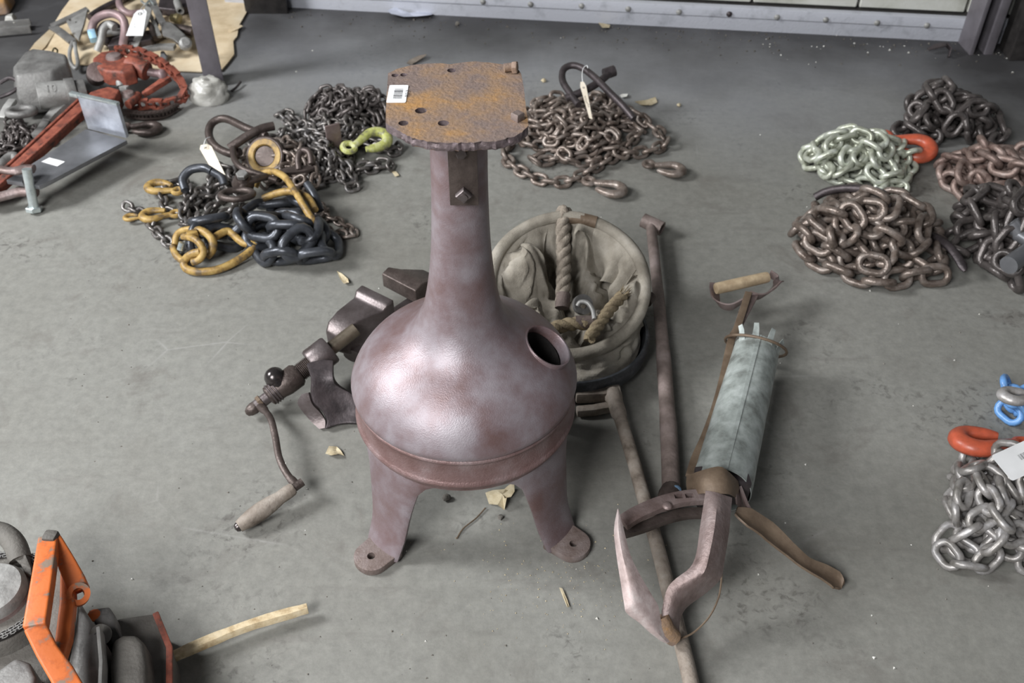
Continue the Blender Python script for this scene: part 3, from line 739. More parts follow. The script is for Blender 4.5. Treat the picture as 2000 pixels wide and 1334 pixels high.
for a in (-.75, -.15, .5, 1.1):
    p0 = ta + td * .004 + tup * (math.cos(a) * .047) - tsd * (math.sin(a) * .047)
    p2 = hc - hx * 0 + (tup * math.cos(a) - tsd * math.sin(a)) * .060 - td * .004; p1 = lerp(p0, p2, .5) + tup * .002
    mb = MB(); rad = (tup * math.cos(a) - tsd * math.sin(a)); mb.bar([p0 + td * .012, p1, p2], [.015, .012, .010], .0015, up=tuple(rad)); build('bent_tab', mb, M['galv'], pl)
lv = [P(1462, 572, .085), P(1440, 640, .095), P(1428, 665, .098), P(1412, 740, .095), P(1396, 800, .092), P(1376, 855, .090), P(1358, 895, .088), P(1347, 930, .090)]
build('lever_strap', MB().bar(catmull(lv, 5), .016, .008), M['brown'], pl, bevel=.0015)
us_ = [P(1397, 553, .070), P(1396, 572, .064), P(1402, 592, .062), P(1425, 600, .066), P(1447, 590, .072), P(1466, 580, .075), P(1490, 578, .072), P(1512, 562, .070), P(1520, 547, .072), P(1503, 534, .078)]
build('grip_strap', MB().bar(catmull(us_, 5), .026, .004, up=(0.2, 1, .35)), M['tool'], pl, bevel=.001)
build('stem_strap', MB().bar([P(1474, 572, .080), P(1458, 598, .080), P(1442, 636, .085)], [.022, .026, .018], .006), M['tool'], pl, bevel=.001)
ga, gb = P(1398, 564, .082), P(1500, 541, .086); gl = (gb - ga).length
build('wooden_grip', MB().lathe([(.0125,0),(.0138,.004),(.0140,gl*.5),(.0134,gl-.006),(.0118,gl)], ga, gb - ga, 20), M['wood'], pl)
build('strap_rivet', MB().ball(P(1445, 610, .090), .005, 10, .6), M['iron'], pl)
# lower housing
def shell(name, px, m, th, parent=pl, bev=.0008):
    """plate through rows of (x, y, z) picks"""
    rows = [catmull([P(*q) for q in r], 3) for r in px]
    cols = [catmull(c, 3) for c in zip(*rows)]
    return build(name, MB().grid([list(r) for r in zip(*cols)], th), m, parent, ang=50)
shell('housing_cover', [[(1341,930,.120),(1360,922,.162),(1402,911,.178),(1422,920,.172),(1442,940,.140)], [(1340,948,.118),(1366,940,.162),(1402,936,.178),(1426,942,.170),(1444,954,.136)], [(1344,968,.112),(1370,964,.155),(1402,964,.168),(1428,966,.158),(1440,974,.125)]], M['brown'], -.003)
shell('housing_side', [[(1436,938,.140),(1447,958,.110)], [(1438,962,.140),(1455,985,.095)], [(1440,985,.125),(1462,1005,.085)]], M['tool'], -.003)
mb = MB(); ce = P(1408, 948, .105); mb.box(ce, (.095, .05, .06), Matrix.Rotation(.1, 3, 'Z')); build('tube_socket', mb, M['darksteel'], pl, bevel=.004)
# slotted crossbar and lower bar
cb = catmull([P(1216, 1022, .135), P(1245, 1004, .140), P(1290, 985, .142), P(1340, 973, .140), P(1392, 970, .138)], 6)
cbo = build('slotted_crossbar', MB().bar(cb, .026, .014), M['tool'], pl, bevel=.001)
cut = MB()
for x, y in ((1325, 973), (1346, 971)):
    q = P(x, y, .142); cut.box(q, (.015, .010, .06), Matrix.Rotation(.12, 3, 'Z'))
boolean_cut(cbo, cut)
build('lower_bar', MB().bar(catmull([P(1214, 1042, .110), P(1255, 1030, .112), P(1300, 1013, .112), P(1345, 1003, .112), P(1385, 1003, .112)], 5), .018, .012), M['iron'], pl, bevel=.001)
build('bar_bolt', MB().ball(P(1303, 988, .150), .009, 12, .5), M['tool'], pl)
# jaws
shell('right_jaw', [[(1378,958,.165),(1400,962,.172),(1430,972,.155)], [(1374,985,.160),(1400,988,.175),(1428,995,.150)], [(1367,1030,.150),(1395,1035,.168),(1424,1040,.138)],
      [(1360,1080,.138),(1385,1085,.155),(1416,1090,.120)], [(1348,1108,.130),(1375,1118,.140),(1410,1125,.100)], [(1320,1130,.120),(1350,1142,.120),(1398,1142,.085)],
      [(1304,1148,.110),(1328,1160,.105),(1372,1164,.070)], [(1296,1175,.095),(1315,1190,.090),(1340,1188,.060)], [(1292,1205,.080),(1308,1220,.072),(1328,1215,.052)], [(1300,1248,.060),(1312,1254,.050),(1328,1246,.040)]], M['tool'], -.0028)
shell('left_jaw', [[(1206,994,.180),(1207,994,.180),(1208,995,.180)], [(1199,1035,.165),(1208,1035,.176),(1218,1032,.172)], [(1204,1085,.150),(1216,1085,.160),(1231,1083,.155)],
      [(1211,1130,.135),(1228,1128,.146),(1250,1122,.138)], [(1219,1180,.118),(1240,1172,.128),(1272,1160,.118)], [(1224,1198,.108),(1250,1192,.115),(1286,1184,.104)], [(1248,1216,.092),(1268,1216,.098),(1291,1212,.088)],
      [(1272,1238,.075),(1288,1240,.078),(1300,1228,.072)], [(1290,1252,.058),(1304,1256,.058),(1316,1244,.056)]], M['toolpale'], -.0028)
mb = MB(); mb.tube([P(1289,1205,.078), P(1300,1232,.062), P(1318,1248,.046)], [.016,.017,.014], 10); rj = build('mud_caked_tip', mb, M['rustplate'], pl)
build('stay_wire', MB().tube(catmull([P(1410,1120,.10), P(1404,1165,.08), P(1385,1205,.065), P(1355,1235,.05), P(1328,1248,.042)], 6), .0018, 6), M['brown'], pl)
pdl = [(1436,1000,.115),(1462,1014,.108),(1500,1040,.085),(1540,1075,.062),(1575,1104,.042),(1610,1122,.026),(1632,1136,.016),(1643,1148,.010)]
pw = [.010,.022,.023,.018,.016,.020,.021,.010]; pc = catmull([P(*q) for q in pdl], 4); rows = []
for i, p in enumerate(pc):
    t = i / (len(pc) - 1) * (len(pw) - 1); k = min(int(t), len(pw) - 2); w = lerp(pw[k], pw[k+1], t - k)
    d = (pc[min(i+1, len(pc)-1)] - pc[max(i-1, 0)]).normalized(); B = d.cross(Vector((0,0,1))).normalized()
    rows.append([p + B * (s * w) + Vector((0, 0, .008 * s * s - .004)) for s in (-1, -.6, -.2, .2, .6, 1)])
build('foot_pedal', MB().grid(rows, -.004), M['brown'], pl, bevel=.001)
build('pedal_brace', MB().bar([P(1444, 950, .13), P(1458, 985, .11), P(1474, 1012, .098)], .006, .006), M['tool'], pl)

# ================================================================== chains
def spline_resample(way, pitch, n):
    w = np.array(way, float); m = len(w); out = []
    for i in range(m - 1):
        a, b, c, d = w[max(i-1,0)], w[i], w[i+1], w[min(i+2,m-1)]
        for k in range(24):
            t = k / 24; out.append(.5*(2*b + (c-a)*t + (2*a-5*b+4*c-d)*t*t + (3*b-a-3*c+d)*t**3))
    out.append(w[-1]); out = np.array(out)
    seg = np.linalg.norm(np.diff(out[:, :2], axis=0), axis=1); s = np.concatenate([[0], np.cumsum(seg)])
    n = min(n, int(s[-1] / pitch) + 1); q = np.arange(n) * pitch
    return np.stack([np.interp(q, s, out[:, k]) for k in range(2)], 1)
def settle(xy, pitch, rc, rf, obst=None, steps=110, start=None, spread=1.0):
    """lay a string of beads on the floor: bead radius rc, floor clearance rf; returns bead centres"""
    n = len(xy); pos = np.zeros((n, 3)); pos[:, :2] = xy
    ob = np.zeros((0, 3)) if obst is None or len(obst) == 0 else np.array(obst); obr = None
    for i in range(n):                                                    # drop one bead after another
        z = rf
        for arr in (pos[:max(i-1, 0)], ob):
            if len(arr):
                dh = np.hypot(arr[:, 0] - pos[i, 0], arr[:, 1] - pos[i, 1]); k = dh < 2 * rc
                if k.any(): z = max(z, (arr[k, 2] + .8 * np.sqrt(np.maximum((2*rc)**2 - dh[k]**2, 0))).max())
        if i > 0: z = min(z, pos[i-1, 2] + pitch * .75)
        pos[i, 2] = z
    prev = pos.copy(); ii, jj = np.triu_indices(n, 2)
    for s in range(steps):
        vel = (pos - prev) * .82; prev = pos.copy(); pos = pos + vel; pos[:, 2] -= .0011
        for it in range(7):
            for par in (0, 1):
                a = np.arange(par, n - 1, 2); d = pos[a+1] - pos[a]; L = np.linalg.norm(d, axis=1, keepdims=True) + 1e-9
                c = d * (.5 * (L - pitch) / L); pos[a] += c; pos[a+1] -= c
            d = pos[jj] - pos[ii]; L = np.linalg.norm(d, axis=1) + 1e-9; k = (L < 2*rc)
            if k.any():
                c = d[k] * (.28 * (L[k] - 2*rc) / L[k])[:, None]
                np.add.at(pos, ii[k], c); np.add.at(pos, jj[k], -c)
            if len(ob):
                D = pos[:, None, :] - ob[None]; L = np.linalg.norm(D, axis=2) + 1e-9; k = L < 2*rc
                if k.any():
                    w = np.where(k, .5 * (2*rc - L) / L, 0)[:, :, None]; pos += (D * w).sum(1)
            low = pos[:, 2] < rf
            pos[low, 2] = rf; pos[low, :2] = pos[low, :2] * .35 + prev[low, :2] * .65      # floor friction
        pos[:, :2] = pos[:, :2] * .75 + prev[:, :2] * .25
    for it in range(25):
        for par in (0, 1):
            a = np.arange(par, n - 1, 2); d = pos[a+1] - pos[a]; L = np.linalg.norm(d, axis=1, keepdims=True) + 1e-9
            c = d * (.5 * (L - pitch) / L); pos[a] += c; pos[a+1] -= c
        pos[:, 2] = np.maximum(pos[:, 2], rf)
    return pos
LINKS = {}
def link_mesh(d, m, L=None, Wd=None):
    key = (round(d, 5), m.name, L, Wd)
    if key in LINKS: return LINKS[key]
    L = L or 4.55 * d; Wd = Wd or 3.2 * d
    R0 = (Wd - d) / 2; hs = (L - d) / 2 - R0; pts = []
    for k in range(8): a = -math.pi/2 + math.pi * k / 7; pts.append((hs + R0*math.cos(a), R0*math.sin(a), 0))
    for k in range(8): a = math.pi/2 + math.pi * k / 7; pts.append((-hs + R0*math.cos(a), R0*math.sin(a), 0))
    mb = MB().tube(pts, d / 2, 8, closed=True, up=(0,0,1))
    me = bpy.data.meshes.new('chain_link'); me.from_pydata([tuple(v) for v in mb.v], [], mb.f); me.materials.append(m); me.shade_smooth(); me.update()
    LINKS[key] = me; return me
ALLB = []
def scribble(poly, k, seed, bias=.45, grow=1.16):
    gx = sum(p[0] for p in poly) / len(poly); gy = sum(p[1] for p in poly) / len(poly); poly = [(gx + (x - gx) * grow, gy + (y - gy) * grow) for x, y in poly]
    """random waypoints inside a pixel quad-ish polygon, drawn towards its middle"""
    rr = random.Random(seed); xs = [p[0] for p in poly]; ys = [p[1] for p in poly]; out = []
    cx = sum(xs) / len(xs); cy = sum(ys) / len(ys)
    def inside(x, y):
        c = False; j = len(poly) - 1
        for i in range(len(poly)):
            if (poly[i][1] > y) != (poly[j][1] > y) and x < (poly[j][0]-poly[i][0]) * (y-poly[i][1]) / (poly[j][1]-poly[i][1]) + poly[i][0]: c = not c
            j = i
        return c
    while len(out) < k:
        x, y = rr.uniform(min(xs), max(xs)), rr.uniform(min(ys), max(ys))
        if not inside(x, y): continue
        if rr.random() < bias: x = lerp(x, cx, .6); y = lerp(y, cy, .6)
        q = P(x, y)
        if out and (q.xy - Vector(out[-1])).length < .05: continue
        out.append((q.x, q.y))
    return out
def chain(name, label, d, m, n, poly=None, way=None, seed=1, bias=.45, group=None, obst=None, k=None, jit=.3, rcf=1.18, tail=None, head=None):
    pitch = 2.62 * d; rc = rcf * d; rf = 1.28 * d
    if way is None: way = scribble(poly, k or int(n * .6), seed, bias)
    else: way = [tuple(P(*w).xy) if len(w) == 2 else tuple(P(w[0], w[1]).xy) for w in way]
    if head: way = [tuple(P(*h).xy) for h in head] + way
    pos = settle(spline_resample(way, pitch, n), pitch, rc, rf, obst)
    n = len(pos); rr = random.Random(seed + 100)
    c = pos.mean(0); root = empty(name, (c[0], c[1], 0), label, 'chain', group); o0 = ORG[root.name]; me = link_mesh(d, m)
    for i in range(n):
        t = Vector(pos[min(i+1, n-1)] - pos[max(i-1, 0)]).normalized()
        ref = Vector((0, 0, 1)) if abs(t.z) < .93 else Vector((1, 0, 0))
        y = ref.cross(t).normalized(); z = t.cross(y)
        a = math.pi / 4 + (math.pi / 2) * (i % 2) + rr.uniform(-jit, jit)
        y2 = y * math.cos(a) + z * math.sin(a); z2 = t.cross(y2)
        mt = Matrix((t, y2, z2)).transposed().to_4x4(); p = Vector(pos[i])
        low = p.z - (1.1 * d * abs(y2.z) + .9 * d * abs(t.z) + .5 * d)
        if low < 0: p.z -= low
        mt.translation = p - o0
        o = bpy.data.objects.new('chain_link', me); COL.objects.link(o); o.parent = root; o.matrix_local = mt
    return root, pos
def hook(parent, c, az, size, m, tilt=0.0, roll=0.0, z=None, thick=1.0, label=None, name='grab_hook', org=None):
    """forged chain hook lying with its flat side up; c: place of its eye, az: heading from eye to bowl"""
    s = size; pts2 = [(0,0), (.20,.06), (.40,.14), (.60,.20), (.78,.17), (.90,.06), (.93,-.08), (.86,-.22), (.72,-.30), (.54,-.31), (.36,-.28), (.22,-.24)]
    rs = [.09,.105,.12,.132,.14,.145,.145,.14,.132,.12,.105,.07]
    Rm = Matrix.Rotation(az, 3, 'Z') @ Matrix.Rotation(tilt, 3, 'Y') @ Matrix.Rotation(roll, 3, 'X')
    c = Vector(c); p3 = catmull([Vector((x, y, 0)) for x, y in pts2], 4); rr = []
    for i in range(len(p3)):
        t = i / (len(p3)-1) * (len(rs)-1); k = min(int(t), len(rs)-2); rr.append(lerp(rs[k], rs[k+1], t-k) * s * thick)
    mb = MB(); mb.tube([c + Rm @ (p * s) for p in p3], rr, 12, flat=.85)
    o = build(name, mb, m, parent)
    mb = MB(); ring = [c + Rm @ (Vector((-.13 + .15*math.cos(a), .15*math.sin(a), 0)) * s) for a in [2*math.pi*i/18 for i in range(18)]]
    mb.tube(ring, .075 * s, 8, closed=True, up=tuple(Rm @ Vector((0,0,1)))); build('hook_eye', mb, m, o)
    if label: o['label'] = label
    return o
def ring_obj(parent, c, rx, ry, wire, m, az=0, tilt=0, roll=0, name='oblong_ring', label=None, n=36):
    Rm = Matrix.Rotation(az, 3, 'Z') @ Matrix.Rotation(tilt, 3, 'Y') @ Matrix.Rotation(roll, 3, 'X'); c = Vector(c)
    pts = [c + Rm @ Vector((rx*math.cos(a), ry*math.sin(a)*(1.0), 0)) for a in [2*math.pi*i/n for i in range(n)]]
    o = build(name, MB().tube(pts, wire, 10, closed=True, up=tuple(Rm @ Vector((0,0,1)))), m, parent)
    if label: o['label'] = label
    return o
def pix_tube(name, parent, picks, r, m, n=10, flat=1.0, per=6, label=None):
    o = build(name, MB().tube(catmull([P(*q) for q in picks], per), r, n, flat=flat), m, parent)
    if label: o['label'] = label
    return o
def paper_tag(picks, label, m, string=None, mark=None, th=.0006):
    """picks: hole end left, hole end right, far right, far left (x, y, z)"""
    a, b, c, d = [P(*q) for q in picks]; mb = MB()
    ax = (lerp(c, d, .5) - lerp(a, b, .5)); w = (b - a)
    poly = [a + ax * .12, a + w * .22, b - w * .22, b + ax * .12, c, d]; n = w.cross(ax).normalized(); n = n if n.z > 0 else -n
    t = build('paper_tag', mb.prism(poly, n * th), m, org=lerp(c, d, .5)); tag(t, label, 'tag')
    hc_ = lerp(a, b, .5) + ax * .16
    build('hole_reinforcement', MB().lathe([(w.length * .09, .0), (w.length * .17, 0), (w.length * .17, th * 1.6), (w.length * .09, th * 1.6)], hc_ + n * th * .6, n, 16, closed=True), M['rope'] if m is M['paper'] else M['ltgrey'], t)
    if mark:
        mb = MB(); u, v = w.normalized(), ax.normalized(); q0 = hc_ + ax * .38 + n * (th * 1.6); rr = random.Random(mark)
        for k in range(9):
            q = q0 + v * ((k - 4) * ax.length * .035); x = rr.uniform(-.2, .1) * w.length
            mb.add([q + u*(x - .08*w.length) - v*.0006, q + u*(x + .18*w.length) - v*.0006, q + u*(x + .18*w.length) + v*.0008, q + u*(x - .08*w.length) + v*.0008], [(0,1,2,3)])
        build('ink_marks', mb, M['ink'], t)
    if string: build('tag_string', MB().tube(catmull([hc_] + [P(*q) for q in string], 6), .0012, 6), M['white'], t)
    return t

# ------------------------------------------------------------------ centre pile
c1, b1 = chain('rusty_chain', 'long rusty brown chain heaped behind the pedestal top plate', .0125, M['chainbrown'], 235, [(970,300),(1000,235),(1060,205),(1150,200),(1240,235),(1310,315),(1275,352),(1160,362),(1060,352),(985,330)], seed=11, bias=.35)
hook(c1, P(1158, 356, .020), math.radians(-28), .098, M['chainbrown'], label='dull grab hook at the near end of the chain')
hook(c1, P(1275, 322, .020), math.radians(-20), .092, M['chainbrown'], label='dull grab hook at the right end of the chain')
sh_ = empty('long_shackle', P(1180, 260), 'large dark oblong ring lying on top of the rusty chain heap', 'lifting ring')
rp = [(1130,205,.115),(1112,180,.125),(1099,158,.135),(1100,137,.148),(1115,128,.155),(1135,132,.155),(1160,150,.150),(1190,180,.140),(1215,205,.128),(1238,232,.11)]
pix_tube('ring_bar', sh_, rp, .0105, M['darksteel'])
pix_tube('ring_bar', sh_, [(1105,192,.115),(1140,178,.130),(1170,160,.140),(1196,138,.150)], .0115, M['darksteel'])
build('ring_end_boss', MB().cyl(P(1180, 145, .145), P(1200, 138, .150), .017, 18), M['darksteel'], sh_)
paper_tag([(1131,160,.16),(1143,160,.16),(1157,233,.105),(1151,231,.105)], 'narrow manila paper tag hanging on string over the rusty chain heap', M['paper'], [(1137,150,.165),(1139,134,.17),(1146,128,.172),(1148,133,.168)], 4)
# ------------------------------------------------------------------ right piles
dkc, dkb = chain('dark_chain', 'dark brown heavy chain piled furthest back at the right', .0185, M['chaindark'], 70, [(1735,250),(1790,205),(1880,205),(1935,250),(1930,285),(1850,295),(1770,285)], seed=21, bias=.5)
zc, zb = chain('galvanised_chain', 'pale galvanised chain pile with an orange hook', .0162, M['chainzinc'], 84, [(1520,335),(1600,285),(1700,275),(1780,325),(1790,370),(1700,378),(1610,370),(1540,345)], seed=22, bias=.4)
hook(zc, P(1738, 272, .055), math.radians(-30), .125, M['orange'], roll=.35, label='orange red grab hook', thick=1.15)
rdc, rdb = chain('reddish_chain', 'reddish rust chain pile at the right edge below the dark pile', .0195, M['chainrust'], 66, [(1835,370),(1880,315),(1960,300),(2030,320),(2050,400),(1960,405),(1860,400)], seed=23, bias=.4, obst=dkb)
bc_, bb = chain('heavy_brown_chain', 'heavy brown chain pile spread nearest the camera among the right piles', .0190, M['chainbrown'], 108, [(1545,500),(1580,420),(1690,400),(1800,430),(1850,500),(1865,572),(1760,568),(1680,560),(1620,505),(1560,525)], seed=24, bias=.12, obst=zb)
bs = empty('long_bolt_pin', P(1690, 390), 'dark curved shackle bar with bolt head above the heavy brown chain', 'shackle')
pix_tube('bow', bs, [(1592,385,.08),(1615,374,.10),(1650,368,.125),(1690,370,.14),(1714,378,.14)], .0105, M['darksteel'])
build('bolt_head', MB().cyl(P(1709, 376, .137), P(1722, 382, .140), .017, 6), M['plate'], bs)
build('pin', MB().cyl(P(1736, 384, .13), P(1730, 420, .10), .010, 12), M['darksteel'], bs)
ec, eb = chain('edge_chain', 'dark heavy chain pile with a load binder cut by the right edge', .0190, M['chaindark'], 78, [(1825,470),(1850,430),(1930,420),(2040,430),(2050,580),(1960,588),(1870,560)], seed=25, bias=.4, obst=np.vstack([bb, rdb]))
lb = empty('load_binder', P(1985, 470), 'steel load binder lying on the dark chain at the right edge', 'load binder')
build('binder_barrel', MB().cyl(P(1970, 518, .10), P(2040, 470, .10), .022, 20), M['plate'], lb)
build('binder_eye', MB().pipe(P(1975, 435, .125), P(1995, 462, .10), .020, .009, 20), M['plate'], lb)
build('binder_bolt', MB().cyl(P(1979, 441, .118), P(1986, 450, .11), .0075, 8), M['brass'], lb)
build('binder_link', MB().cyl(P(1985, 455, .105), P(2040, 490, .10), .017, 16), M['plate'], lb)
pix_tube('curved_tongue', lb, [(1800,462,.03),(1822,460,.045),(1850,478,.05),(1872,505,.045),(1885,530,.035)], [.004, .007, .009] + [.011]*19 + [.009, .007, .004], M['darksteel'], flat=.7)
# ------------------------------------------------------------------ lower right pile
sc_, sb = chain('silver_chain', 'silver grey chain pile with an orange hook at the lower right edge', .0148, M['chainsilver'], 112, [(1825,1060),(1850,985),(1900,925),(1990,900),(2060,960),(2060,1110),(1960,1105),(1880,1085)], seed=31, bias=.35)
hook(sc_, P(1985, 868, .085), math.radians(176), .115, M['orange'], label='large orange grab hook', thick=1.2, roll=.3)
bl_, bb2 = chain('blue_chain', 'blue painted chain at the right edge above the silver chain', .0150, M['blue'], 20, [(1960,800),(1975,770),(2060,760),(2060,830),(1985,830)], seed=33, bias=.2)
hook(bl_, P(2025, 778, .080), math.radians(175), .070, M['chainsilver'], label='bare steel grab hook', thick=1.3, roll=.2)
lt = empty('lot_label', P(1990, 910), 'white bar code lot label lying on the silver chain at the right edge', 'label')
c = P(2004, 893, .165); ux = (P(2040, 868, .165) - P(1946, 911, .160)).normalized(); n_ = Vector((0,-.25,1)).normalized(); uy = n_.cross(ux).normalized()
bl2 = barcode('barcode_label', c + uy * 0.0, ux, uy, .118, .056, lt, 20, 8, .036, .011, .005, .004, None)
# ------------------------------------------------------------------ left pile: five chains, hooks and rings
g1, gb1 = chain('grey_chain', 'long grey chain heaped at the back of the left pile with a lime hook', .0105, M['chaingrey'], 300, [(470,260),(520,225),(590,200),(680,200),(770,225),(785,280),(735,335),(690,380),(620,370),(560,320)], seed=41, bias=.3)
g1b, gb1b = chain('dark_grey_chain', 'dark grey slim chain at the back right of the left pile', .0105, M['chaindark'], 150, [(600,240),(650,195),(720,195),(775,225),(780,260),(720,270),(660,262)], seed=48, bias=.2, obst=gb1)
hook(g1, P(690, 285, .055), math.radians(38), .115, M['lime'], roll=.3, label='lime yellow grab hook')
mb = MB(); a_ = P(655, 290, .04); mb.box(a_ + Vector((0, 0, .035)), (.045, .008, .085), Matrix.Rotation(.5, 3, 'Z')); build('chain_id_plate', mb, M['tool'], g1, bevel=.004)
g2, gb2 = chain('brown_grey_chain', 'slim brown grey chain with yellow hooks at the left front of the left pile', .0105, M['chaingrey'], 74,
      way=[(252,412),(285,430),(310,462),(345,488),(378,470),(370,430),(330,420),(322,385),(345,360),(372,378),(362,420),(395,400),(415,360),(430,335),(455,345),(440,390),(400,430),(380,455),(420,440),(470,400),(440,372),(400,390),(360,440),(420,470),(460,440),(430,410)], seed=42)
hook(g2, P(340, 372, .026), math.radians(165), .085, M['yellow'], label='yellow grab hook')
hook(g2, P(335, 418, .024), math.radians(190), .080, M['yellow'], label='yellow grab hook')
hook(g2, P(275, 425, .016), math.radians(182), .045, M['yellow'], label='small yellow hook tip')
g3, gb3 = chain('blue_black_chain', 'large blue black chain heaped at the front of the left pile', .0240, M['chainblue'], 34, way=[(385,470),(440,452),(480,475),(505,440),(545,418),(590,440),(622,475),(632,520),(585,505),(545,470),(515,500),(560,528),(605,495),(570,450),(530,440),(510,470),(560,500),(610,520)], seed=43, obst=gb2)
g4, gb4 = chain('short_brown_chain', 'short brown chain draped over the middle of the left pile', .0105, M['chainbrown'], 84, [(470,335),(500,305),(560,300),(640,325),(650,390),(600,390),(520,365)], seed=44, bias=.3, obst=gb1)
g5, gb5 = chain('thin_tail_chain', 'slim tan chain tail running off the right of the left pile', .0085, M['chainbrown'], 26, way=[(560,380),(600,405),(620,425),(655,435),(685,455),(690,466),(660,462),(630,452),(600,440),(640,420),(610,400)], seed=45)
sl = empty('oblong_ring_set', P(470, 290), 'brown oblong lifting rings lying across the left chain pile', 'lifting ring')
pix_tube('oblong_ring', sl, [(520,266,.10),(480,250,.10),(440,232,.095),(415,240,.085),(408,262,.07),(420,285,.06),(450,300,.06),(470,296,.07)], .0115, M['iron'])
pix_tube('oblong_ring', sl, [(448,290,.085),(480,268,.105),(510,252,.115),(535,246,.115)], .0125, M['iron'])
pix_tube('oblong_ring', sl, [(455,290,.095),(458,312,.10),(475,330,.10),(505,340,.095),(540,352,.08)], .0085, M['iron'])
ys = empty('yellow_swivel_wheel', P(525, 290), 'yellow rimmed grooved wheel half buried in the left chain pile', 'wheel')
wn = Vector((-.15, -.75, .62)).normalized(); wc = P(520, 306, .062)
build('wheel_rim', MB().lathe([(.030,-.012),(.052,-.014),(.056,-.010),(.050,0),(.056,.010),(.052,.014),(.030,.012)], wc, wn, 36, closed=True), M['iron'], ys)
build('painted_face', MB().lathe([(.030,.012),(.033,.0155),(.047,.0155),(.049,.012)], wc, wn, 36, closed=True), M['yellow'], ys)
build('wheel_hub', MB().lathe([(.028,-.013),(.028,.010),(.012,.012),(1e-5,.012)], wc, wn, 24), M['iron'], ys)
yl = empty('yellow_sling_loop', P(560, 400), 'worn yellow sling loop arching over the blue black chain', 'sling loop')
pix_tube('loop_bar', yl, [(498,365,.050),(508,344,.075),(530,335,.095),(555,345,.105),(575,372,.105),(592,400,.10),(608,425,.085),(622,440,.06)], .0095, M['yellow'])
pix_tube('loop_bar', yl, [(515,388,.060),(540,378,.075),(570,374,.085),(600,385,.085),(615,410,.08)], .0100, M['yellow'])
yk = empty('yellow_hook_cluster', P(400, 500), 'cluster of worn yellow hooks and a long yellow loop at the pile front', 'hook cluster')
pix_tube('long_loop', yk, [(392,492,.055),(372,498,.045),(360,512,.022),(366,526,.014),(392,531,.012),(430,525,.013),(465,508,.016),(492,488,.022),(498,474,.030)], .0105, M['yellow'])
pix_tube('long_loop', yk, [(498,474,.030),(480,476,.032),(466,468,.035),(452,455,.045),(440,452,.050),(415,466,.050)], .0100, M['yellow'])
pix_tube('hook', yk, [(342,478,.030),(345,460,.045),(358,450,.060),(380,448,.070),(402,455,.070),(415,470,.060),(414,488,.045),(404,500,.032)], [.0085]*20 + [.0105]*13 + [.0110]*10, M['yellow'])
pix_tube('hook', yk, [(358,462,.065),(378,466,.075),(392,478,.070),(397,494,.055),(388,508,.040),(375,512,.035)], .0090, M['yellow'])
pix_tube('hook', yk, [(338,482,.022),(343,496,.018),(352,506,.016),(362,510,.018)], .0095, M['yellow'])
build('clevis_pin', MB().cyl(P(356, 474, .062), P(352, 488, .045), .0085, 12), M['zincbolt'], yk)
build('clevis_block', MB().box(P(376, 458, .072), (.026, .020, .020), Matrix.Rotation(.5, 3, 'Z')), M['yellow'], yk, bevel=.003)
ey_ = empty('swivel_eye', P(465, 390), 'brown iron swivel with a round eye ring on top of the left pile', 'swivel')
ring_obj(ey_, P(463, 380, .110), .040, .036, .0085, M['iron'], 0, 0, -.25, 'round_eye', n=30)
mb = MB(); mb.lathe([(.028,0),(.030,.01),(.020,.03),(.017,.034)], P(476, 362, .085), (.1,-.3,1), 18); build('swivel_body', mb, M['iron'], ey_)
mb = MB(); hexhead(mb, P(474, 345, .125), (0,-.2,1), .016, .013); build('lock_nut', mb, M['grey'], ey_)
pix_tube('eye_shackle', ey_, [(470,378,.088),(478,360,.10),(500,350,.10),(520,345,.09)], .010, M['iron'])
fp_ = empty('flat_oval_plate', P(570, 345), 'flat brown oval link plate on the left chain pile', 'plate')
mb = MB(); qc = P(580, 335, .082); mb.prism([qc + Vector((.048*math.cos(a), .016*math.sin(a) + .2*.048*math.cos(a), 0)) for a in [2*math.pi*i/24 for i in range(24)]], (0, -.002, .010)); build('oval_plate', mb, M['iron'], fp_, bevel=.002)
build('plate_post', MB().tube(catmull([P(584,332,.09), P(582,308,.11), P(590,294,.12), P(604,298,.12), P(608,320,.10)], 5), .0088, 10), M['iron'], fp_)
dd = empty('dark_shackle', P(420, 350), 'dark blue shackle under the paper tag on the left pile', 'shackle')
pix_tube('bow', dd, [(362,372,.050),(357,350,.065),(372,332,.080),(398,328,.085),(415,335,.085)], .0120, M['chainblue'])
pix_tube('bow', dd, [(415,335,.085),(432,345,.075),(438,360,.060)], .0120, M['chainblue'])
pix_tube('long_dark_bar', dd, [(600,360,.085),(614,382,.075),(625,412,.050)], .0115, M['chainblue'])
paper_tag([(387,285,.135),(410,280,.135),(440,342,.105),(408,322,.100)], 'cream paper tag with a brown eyelet on the left chain pile', M['paper'], [(398,285,.14),(402,272,.14),(410,268,.13)], 6)

# ================================================================== cardboard and hardware, top left
cbp = [(34,130),(58,106),(66,92),(88,74),(105,50),(122,22),(140,-2),(160,-40),(300,-60),(480,-50),(487,-10),(484,22),(474,40),(467,52),(464,72),(456,82),(458,108),(446,124),(432,140),(425,135),(392,142),(345,140),(250,128),(150,128),(60,132)]
mb = MB(); mb.prism([P(x, y, .004) for x, y in cbp], (0, 0, .005)); o = build('cardboard_sheet', mb, M['cardboard'], bevel=.001); tag(o, 'torn brown cardboard sheet under the hardware in the back left', 'cardboard')
mb = MB(); mb.bar([P(48,122,.012), P(78,88,.02), P(104,58,.012)], [.02, .035, .02], .002, up=(.4,0,1)); build('folded_flap', mb, M['cardboard'], o)
mb = MB(); mb.bar([P(448,62,.010), P(458,54,.016), P(472,50,.010)], [.012, .03, .012], .002, up=(.2,0,1)); build('torn_flap', mb, M['cardboard'], o)
